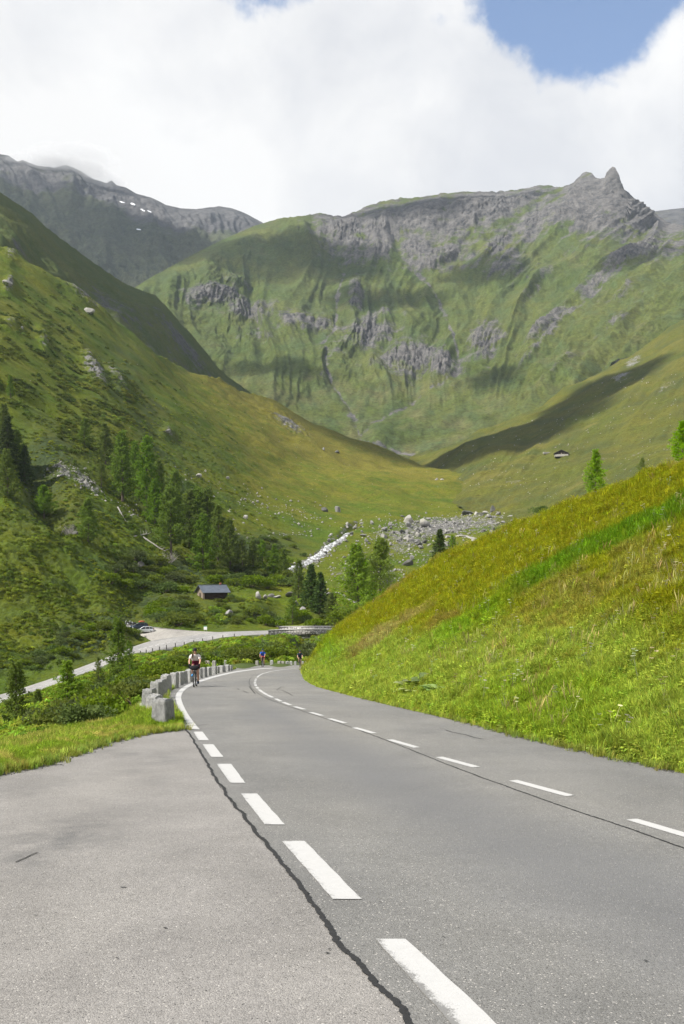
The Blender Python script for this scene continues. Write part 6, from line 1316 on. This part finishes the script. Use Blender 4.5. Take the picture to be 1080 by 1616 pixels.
def motorcycle(P, rz, mat, label):
    m = empty('motorcycle', tuple(P), rz); tag(m, label, 'motorcycle', 'motorcycles at the parking place')
    for x in (0.72, -0.72): w = empty('wheel', (x, 0, 0.31)); w.parent = m; ring('tyre', 0.31, 0.14, M_tyre, w, (0, 0, 0), inner=0.22); ring('rim', 0.21, 0.07, M_rim, w, (0, 0, 0))
    bm_obj('fuel_tank', loft([(0.38, 0.72, 0.82, 0.08), (0.2, 0.62, 0.98, 0.19), (-0.1, 0.62, 0.92, 0.17), (-0.25, 0.7, 0.84, 0.1)], 10, 2.4), mat, m, True); bm_obj('seat', loft([(-0.15, 0.74, 0.84, 0.12), (-0.5, 0.74, 0.86, 0.16), (-0.85, 0.82, 0.94, 0.1)], 10, 2.6), M_black, m, True); bm_obj('engine', loft([(0.3, 0.3, 0.6, 0.16), (0.0, 0.22, 0.64, 0.22), (-0.3, 0.3, 0.6, 0.16)], 10, 3), M_metal, m, True)
    V, Fq = join([tube_np([(0.72, s * 0.09, 0.31), (0.45, s * 0.09, 0.95)], [0.03, 0.03], 6) for s in (-1, 1)]); obj('fork', mesh_np('fork', V, Fq, [M_metal], True), m); V, Fq = tube_np([(0.25, -0.36, 1.02), (0.42, -0.15, 1.02), (0.42, 0.15, 1.02), (0.25, 0.36, 1.02)], [0.018] * 4, 6); obj('handlebar', mesh_np('handlebar', V, Fq, [M_black], True), m)
    bm_obj('windscreen', loft([(0.58, 0.85, 0.95, 0.14), (0.5, 0.9, 1.25, 0.17), (0.46, 1.0, 1.3, 0.12)], 10, 2.4), M_white, m, True); bm_obj('headlight', loft([(0.66, 0.84, 0.94, 0.06), (0.58, 0.8, 0.98, 0.1), (0.5, 0.82, 0.96, 0.08)], 10, 2.2), M_lamp, m, True); boxobj('pannier', (-0.7, 0.27, 0.6), (0.45, 0.18, 0.34), M_black, m, 0, 0.03); boxobj('pannier', (-0.7, -0.27, 0.6), (0.45, 0.18, 0.34), M_black, m, 0, 0.03); boxobj('stand', (0.0, -0.12, 0.14), (0.06, 0.05, 0.3), M_metal, m)
motorcycle(spot(208.5, 987.5), R(170), M_white, 'white and black motorcycle at the back of the parking place'); motorcycle(spot(202.5, 987.2), R(185), M_black, 'black motorcycle left of the white one at the parking place')

# ================================================================ CYCLISTS
def skinned(name, verts, edges, radii, mat, parent, root=0, sub=1):
    me = bpy.data.meshes.new(name); me.from_pydata(verts, edges, []); me.materials.append(mat); o = obj(name, me, parent)
    md = o.modifiers.new('skin', 'SKIN'); md.use_smooth_shade = True
    sk = me.skin_vertices[0].data if me.skin_vertices else None
    if sk is None:
        bpy.context.view_layer.objects.active = o; sk = me.skin_vertices[0].data
    for i, r in enumerate(radii): sk[i].radius = (r, r) if not isinstance(r, tuple) else r
    sk[root].use_root = True
    sb = o.modifiers.new('subdivision', 'SUBSURF'); sb.levels = sub; sb.render_levels = sub
    return o
M_skin = plain('skin', (0.48, 0.27, 0.19), 0.55, 0.35, 0, 0.05); M_cream = plain('cream_jersey', (0.62, 0.57, 0.54), 0.8, 0.2); M_maroon = plain('maroon_shorts', (0.10, 0.012, 0.03), 0.8, 0.2); M_blue = plain('blue_fabric', (0.02, 0.09, 0.45), 0.75, 0.2); M_lblue = plain('light_blue_shoe', (0.05, 0.25, 0.55), 0.6, 0.3); M_navyf = plain('navy_fabric', (0.015, 0.03, 0.055), 0.8, 0.2); M_redf = plain('red_fabric', (0.45, 0.05, 0.05), 0.8, 0.2); M_blackf = plain('black_fabric', (0.018, 0.018, 0.02), 0.8, 0.2); M_hair = plain('brown_hair', (0.06, 0.03, 0.015), 0.7, 0.2); M_steel = plain('dark_frame', (0.04, 0.042, 0.048), 0.35, 0.5, 0.3)
def Lc(a, s, z): return (s, -a, z)                                   # a runs forward, towards the camera
def bicycle(P, rz, label, bag=None, fm=None):
    b = empty('bicycle', tuple(P), rz); tag(b, label, 'bicycle', 'bicycles on the road'); fm = fm or M_steel
    def tb(name, segs, mat, parent=b, sides=7):
        V, Fq = join([tube_np([Lc(*p) for p in pts], r, sides) for pts, r in segs]); return obj(name, mesh_np(name, V, Fq, [mat], True), parent)
    RH_, FH, BB, ST, HT = (-0.46, 0, 0.345), (0.56, 0, 0.345), (0, 0, 0.29), (-0.17, 0, 0.86), (0.40, 0, 0.84)
    tb('frame', [([BB, (-0.12, 0, 0.66), ST], [0.02] * 3), ([ST, HT], [0.018, 0.018]), ([BB, (0.42, 0, 0.72)], [0.024, 0.022]), ([HT, (0.425, 0, 0.70)], [0.024, 0.024])] + [([(BB[0], s * 0.03, BB[2]), (RH_[0], s * 0.06, RH_[2])], [0.012, 0.01]) for s in (-1, 1)] + [([(ST[0] + 0.02, s * 0.02, 0.80), (RH_[0], s * 0.06, RH_[2])], [0.01, 0.01]) for s in (-1, 1)], fm)
    tb('fork', [([(0.425, s * 0.045, 0.70), (0.50, s * 0.05, 0.5), (FH[0], s * 0.05, FH[2])], [0.016, 0.014, 0.01]) for s in (-1, 1)], fm)
    tb('handlebar', [([(0.40, 0, 0.86), (0.42, 0, 0.95), (0.48, 0, 0.965)], [0.018] * 3), ([(0.48, -0.21, 0.965), (0.48, 0, 0.965), (0.48, 0.21, 0.965)], [0.015] * 3)] + [([(0.48, s * 0.21, 0.965), (0.57, s * 0.215, 0.955), (0.58, s * 0.22, 0.88), (0.50, s * 0.225, 0.83)], [0.016] * 4) for s in (-1, 1)], M_blackf)
    sd_ = tb('saddle', [([(0.06, 0, 0.965), (-0.08, 0, 0.975), (-0.2, 0, 0.985), (-0.26, 0, 0.985)], [0.02, 0.035, 0.07, 0.05])], M_blackf); tb('seat_post', [([ST, (-0.16, 0, 0.96)], [0.015, 0.015])], M_metal)
    ck = tb('crank', [([(0, 0.07, 0.29), (-0.03, 0.09, 0.125)], [0.014, 0.012]), ([(0, -0.07, 0.29), (0.03, -0.09, 0.455)], [0.014, 0.012])], M_metal); tb('pedal', [([(-0.08, 0.14, 0.125), (0.03, 0.14, 0.125)], [0.018, 0.018])], M_black, ck); tb('pedal', [([(-0.02, -0.14, 0.455), (0.09, -0.14, 0.455)], [0.018, 0.018])], M_black, ck)
    for hub in (RH_, FH):
        w = empty('wheel', Lc(*hub)); w.parent = b
        for nm, r0, r1, m in (('tyre', 0.335, 0.026, M_tyre), ('rim', 0.305, 0.012, M_metal)):
            a = np.linspace(0, 2 * np.pi, 29); V, Fq = tube_np(np.c_[0 * a, r0 * np.cos(a), r0 * np.sin(a)], np.full(29, r1), 7); obj(nm, mesh_np(nm, V, Fq, [m], True), w)
        V, Fq = join([tube_np([(0.02 * (-1) ** k, 0, 0), (0, 0.3 * math.cos(k * 0.45), 0.3 * math.sin(k * 0.45))], [0.002, 0.002], 3) for k in range(14)] + [tube_np([(-0.04, 0, 0), (0.04, 0, 0)], [0.02, 0.02], 6)]); obj('spokes', mesh_np('spokes', V, Fq, [M_metal], True), w)
    if bag:
        g_ = loft([(0.62, -0.06, 0.06, 0.10), (0.60, -0.1, 0.1, 0.2), (0.50, -0.11, 0.11, 0.22), (0.42, -0.06, 0.06, 0.16)], 12, 2.6)
        for v in g_.verts: x, y, z = v.co; v.co = (y, -x - 0.02, z + 0.87)
        bm_obj('handlebar_bag', g_, bag, b, True)
    return b
def rider(P, rz, label, jersey, shorts, helmet, shoes, glove, sock=None, pack=None, hem=None):
    p = empty('person', tuple(P), rz); tag(p, label, 'person')
    V, E, Rd = [], [], []
    def ch(pts, rad, start=None):
        prev = start
        for q, r in zip(pts, rad):
            V.append(Lc(*q)); Rd.append(r); i = len(V) - 1
            if prev is not None: E.append((prev, i))
            prev = i
        return prev
    pel = ch([(-0.16, 0, 1.02)], [0.09]); ches = ch([(-0.06, 0, 1.15), (0.06, 0, 1.30), (0.14, 0, 1.40)], [0.08, 0.08, 0.075], pel); ch([(0.22, 0, 1.48), (0.26, 0, 1.55), (0.285, 0, 1.63), (0.29, 0, 1.70)], [0.05, 0.062, 0.082, 0.06], ches)
    ch([(0.37, 0, 1.60), (0.385, 0, 1.592)], [0.018, 0.008], len(V) - 2)
    for s in (-1, 1):
        ch([(0.17, s * 0.15, 1.40), (0.18, s * 0.19, 1.37), (0.29, s * 0.25, 1.20), (0.36, s * 0.245, 1.12), (0.48, s * 0.22, 1.01)], [0.06, 0.054, 0.042, 0.038, 0.026], ches)
        foot = (-0.02, 0.13, 0.17) if s > 0 else (0.05, -0.13, 0.50); knee = (0.20, 0.12, 0.66) if s > 0 else (0.30, -0.12, 0.90)
        ank = (foot[0] - 0.05, foot[1], foot[2] + 0.07); mid = tuple((knee[k] * 0.6 + ank[k] * 0.4) for k in range(3)); mid = (mid[0] - 0.02, mid[1], mid[2])
        ch([(-0.13, s * 0.10, 0.98), (0.03, s * 0.11, (knee[2] + 0.98) / 2 + 0.02), knee, mid, ank, (foot[0] + 0.06, foot[1], foot[2] + 0.0)], [0.075, 0.078, 0.056, 0.054, 0.034, 0.03], pel)
        sh_ = loft([(0.16, -0.02, 0.03, 0.03), (0.10, -0.04, 0.05, 0.048), (0.0, -0.045, 0.08, 0.045), (-0.09, -0.04, 0.10, 0.042), (-0.12, -0.02, 0.08, 0.03)], 10, 2.6)
        for v in sh_.verts: x, y, z = v.co; v.co = (y + foot[1], -(x + foot[0]), z + foot[2])
        bm_obj('shoe', sh_, shoes[0 if s > 0 else 1], p, True)
        fing = [tube_np([Lc(0.49, s * (0.19 + 0.02 * k), 1.01), Lc(0.545 + 0.004 * (k % 2), s * (0.19 + 0.02 * k), 1.0), Lc(0.55, s * (0.19 + 0.02 * k), 0.965), Lc(0.52, s * (0.19 + 0.02 * k), 0.945)], [0.013, 0.0125, 0.011, 0.008], 6) for k in range(4)]
        fing.append(tube_np([Lc(0.475, s * 0.185, 1.005), Lc(0.49, s * 0.168, 0.98), Lc(0.505, s * 0.17, 0.95)], [0.014, 0.012, 0.009], 6)); fing.append(tube_np([Lc(0.44, s * 0.225, 1.03), Lc(0.48, s * 0.222, 1.012), Lc(0.505, s * 0.22, 1.0)], [0.03, 0.042, 0.03], 8))
        Vv, Fq = join(fing); obj('hand', mesh_np('hand', Vv, Fq, [glove], True), p)
        # sleeve and short leg
        Vv, Fq = tube_np([Lc(0.15, s * 0.11, 1.42), Lc(0.18, s * 0.185, 1.385), Lc(0.235, s * 0.225, 1.285), Lc(0.25, s * 0.232, 1.26)], [0.085, 0.078, 0.066, 0.064], 12); obj('sleeve', mesh_np('sleeve', Vv, Fq, [jersey], True), p)
        Vv, Fq = tube_np([Lc(-0.16, s * 0.08, 1.0), Lc(-0.06, s * 0.105, (knee[2] + 2 * 0.98) / 3 + 0.02), Lc(0.08, s * 0.112, (knee[2] * 1.4 + 0.98) / 2.4 + 0.02)], [0.125, 0.112, 0.088], 12); obj('shorts_leg', mesh_np('shorts_leg', Vv, Fq, [shorts], True), p)
        if sock: Vv, Fq = tube_np([Lc(*ank), Lc(*[ank[k] * 0.55 + mid[k] * 0.45 for k in range(3)])], [0.04, 0.052], 10); obj('sock', mesh_np('sock', Vv, Fq, [sock], True), p)
    skinned('body', V, E, Rd, M_skin, p, pel, 1)
    def blob_loft(name, secs, mat, pw=2.3, par=p):
        """sections (a, z, half depth, half width) stacked upwards"""
        Vs = []; an = np.arange(14) * 2 * np.pi / 14
        for a, z, dd, ww in secs: Vs.append(np.stack([ww * np.sign(np.cos(an)) * np.abs(np.cos(an)) ** (2 / pw), -(a + dd * np.sign(np.sin(an)) * np.abs(np.sin(an)) ** (2 / pw)), np.full(14, z)], -1))
        Vs = np.concatenate(Vs); n = len(secs); i = np.arange(n * 14).reshape(n, 14); j = np.roll(i, -1, 1); bm = bmesh.new(); vv = [bm.verts.new(v) for v in Vs]
        for r in range(n - 1):
            for k in range(14): bm.faces.new((vv[i[r, k]], vv[j[r, k]], vv[j[r + 1, k]], vv[i[r + 1, k]]))
        bm.faces.new([vv[k] for k in i[0]][::-1]); bm.faces.new([vv[k] for k in i[-1]]); bmesh.ops.recalc_face_normals(bm, faces=bm.faces[:]); return bm_obj(name, bm, mat, par, True)
    blob_loft('jersey', [(-0.15, 1.06, 0.135, 0.165), (-0.10, 1.14, 0.135, 0.17), (0.0, 1.25, 0.14, 0.185), (0.08, 1.35, 0.135, 0.20), (0.15, 1.43, 0.11, 0.17), (0.195, 1.475, 0.07, 0.085)], jersey)
    if hem: blob_loft('jersey_hem', [(-0.16, 1.03, 0.142, 0.174), (-0.105, 1.13, 0.143, 0.178), (-0.06, 1.19, 0.143, 0.18)], hem)
    blob_loft('shorts', [(-0.17, 0.90, 0.11, 0.15), (-0.175, 0.97, 0.145, 0.175), (-0.15, 1.06, 0.137, 0.168)], shorts)
    h_ = blob_loft('helmet', [(0.285, 1.655, 0.118, 0.092), (0.28, 1.69, 0.128, 0.098), (0.27, 1.73, 0.118, 0.09), (0.26, 1.765, 0.085, 0.066), (0.255, 1.782, 0.04, 0.03)], helmet, 2.2); V2, F2 = join([tube_np([Lc(0.30, s * 0.085, 1.66), Lc(0.31, s * 0.07, 1.58), Lc(0.325, s * 0.02, 1.535)], [0.006] * 3, 4) for s in (-1, 1)]); obj('strap', mesh_np('strap', V2, F2, [M_blackf], True), h_)
    V2, F2 = join([tube_np([Lc(0.355, s * 0.008, 1.628), Lc(0.36, s * 0.035, 1.63), Lc(0.335, s * 0.072, 1.632)], [0.016, 0.021, 0.014], 7) for s in (-1, 1)]); obj('sunglasses', mesh_np('sunglasses', V2, F2, [M_glass], True), p); V2, F2 = tube_np([Lc(0.366, -0.022, 1.562), Lc(0.372, 0, 1.56), Lc(0.366, 0.022, 1.562)], [0.004, 0.007, 0.004], 5); obj('mouth', mesh_np('mouth', V2, F2, [M_redf], True), p); V2, F2 = join([tube_np([Lc(0.28, s * 0.082, 1.60), Lc(0.275, s * 0.095, 1.62), Lc(0.28, s * 0.084, 1.645)], [0.008, 0.016, 0.01], 6) for s in (-1, 1)]); obj('ear', mesh_np('ear', V2, F2, [M_skin], True), p)
    if pack == 'hair': V2, F2 = tube_np([Lc(0.22, -0.07, 1.60), Lc(0.26, -0.12, 1.5), Lc(0.27, -0.11, 1.4), Lc(0.25, -0.10, 1.3)], [0.03, 0.035, 0.03, 0.012], 8); obj('hair', mesh_np('hair', V2, F2, [M_hair], True), p)
    return p
P1 = on_road(308.5, 1083.5); P2 = on_road(415, 1052.2); P3 = on_road(473.5, 1053.0)
tilt = math.atan(GRADE)
for k, (Pq, rz, s) in enumerate(((P1, R(3), 0.985), (P2, R(-2), 1.0), (P3, R(4), 0.92))):
    bk = bicycle(Pq + np.array([0, 0, 0.004]), rz, ('dark bicycle with handlebar bag under the cyclist in cream jersey', 'bicycle under the cyclist in blue jersey', 'bicycle under the far cyclist in dark clothes')[k], M_blackf if k == 0 else None)
    rd = (rider(Pq, rz, 'cyclist in cream jersey and black helmet riding uphill beside the guard stones', M_cream, M_maroon, M_blackf, (M_navyf, M_lblue), M_blackf, None, 'hair', M_maroon) if k == 0 else
          rider(Pq, rz, 'cyclist in bright blue jersey and red shorts at the far bend', M_blue, M_redf, M_navyf, (M_blackf, M_blackf), M_skin) if k == 1 else
          rider(Pq, rz, 'farthest cyclist in dark navy jersey by the foot of the bank', M_navyf, M_blackf, M_navyf, (M_blackf, M_blackf), M_skin))
    for o in (bk, rd): o.scale = (s, s, s); o.rotation_euler = (-tilt, 0, rz)
# ---- old snow on the far mountain
def snow(px, y, w, h, an):
    c, s_ = math.cos(R(an)), math.sin(R(an)); n = 22; a = np.arange(n) * 2 * np.pi / n; r = 1 + 0.3 * perlin(np.cos(a) * 2 + px, np.sin(a) * 2, 3); X, Y = w * np.cos(a) * r, h * np.sin(a) * r
    PX, YY = np.r_[px, px + X * c - Y * s_], np.r_[y, y + X * s_ + Y * c]; z = fieldF(PX, YY) - 120; P = W(PX, YY, z); P[0, 1] -= 4
    o = obj('snow_patch', mesh_np('snow_patch', P, np.array([(0, 1 + k, 1 + (k + 1) % n) for k in range(n)]), [plain('old_snow', (0.8, 0.82, 0.85), 0.7)], True), None, 'structure')
for q in ((231, 333, 9, 2.2, 22), (210, 322, 4, 1.4, 20), (219, 362, 4, 1.0, 10), (193, 319, 4, 0.9, 15)): snow(*q)
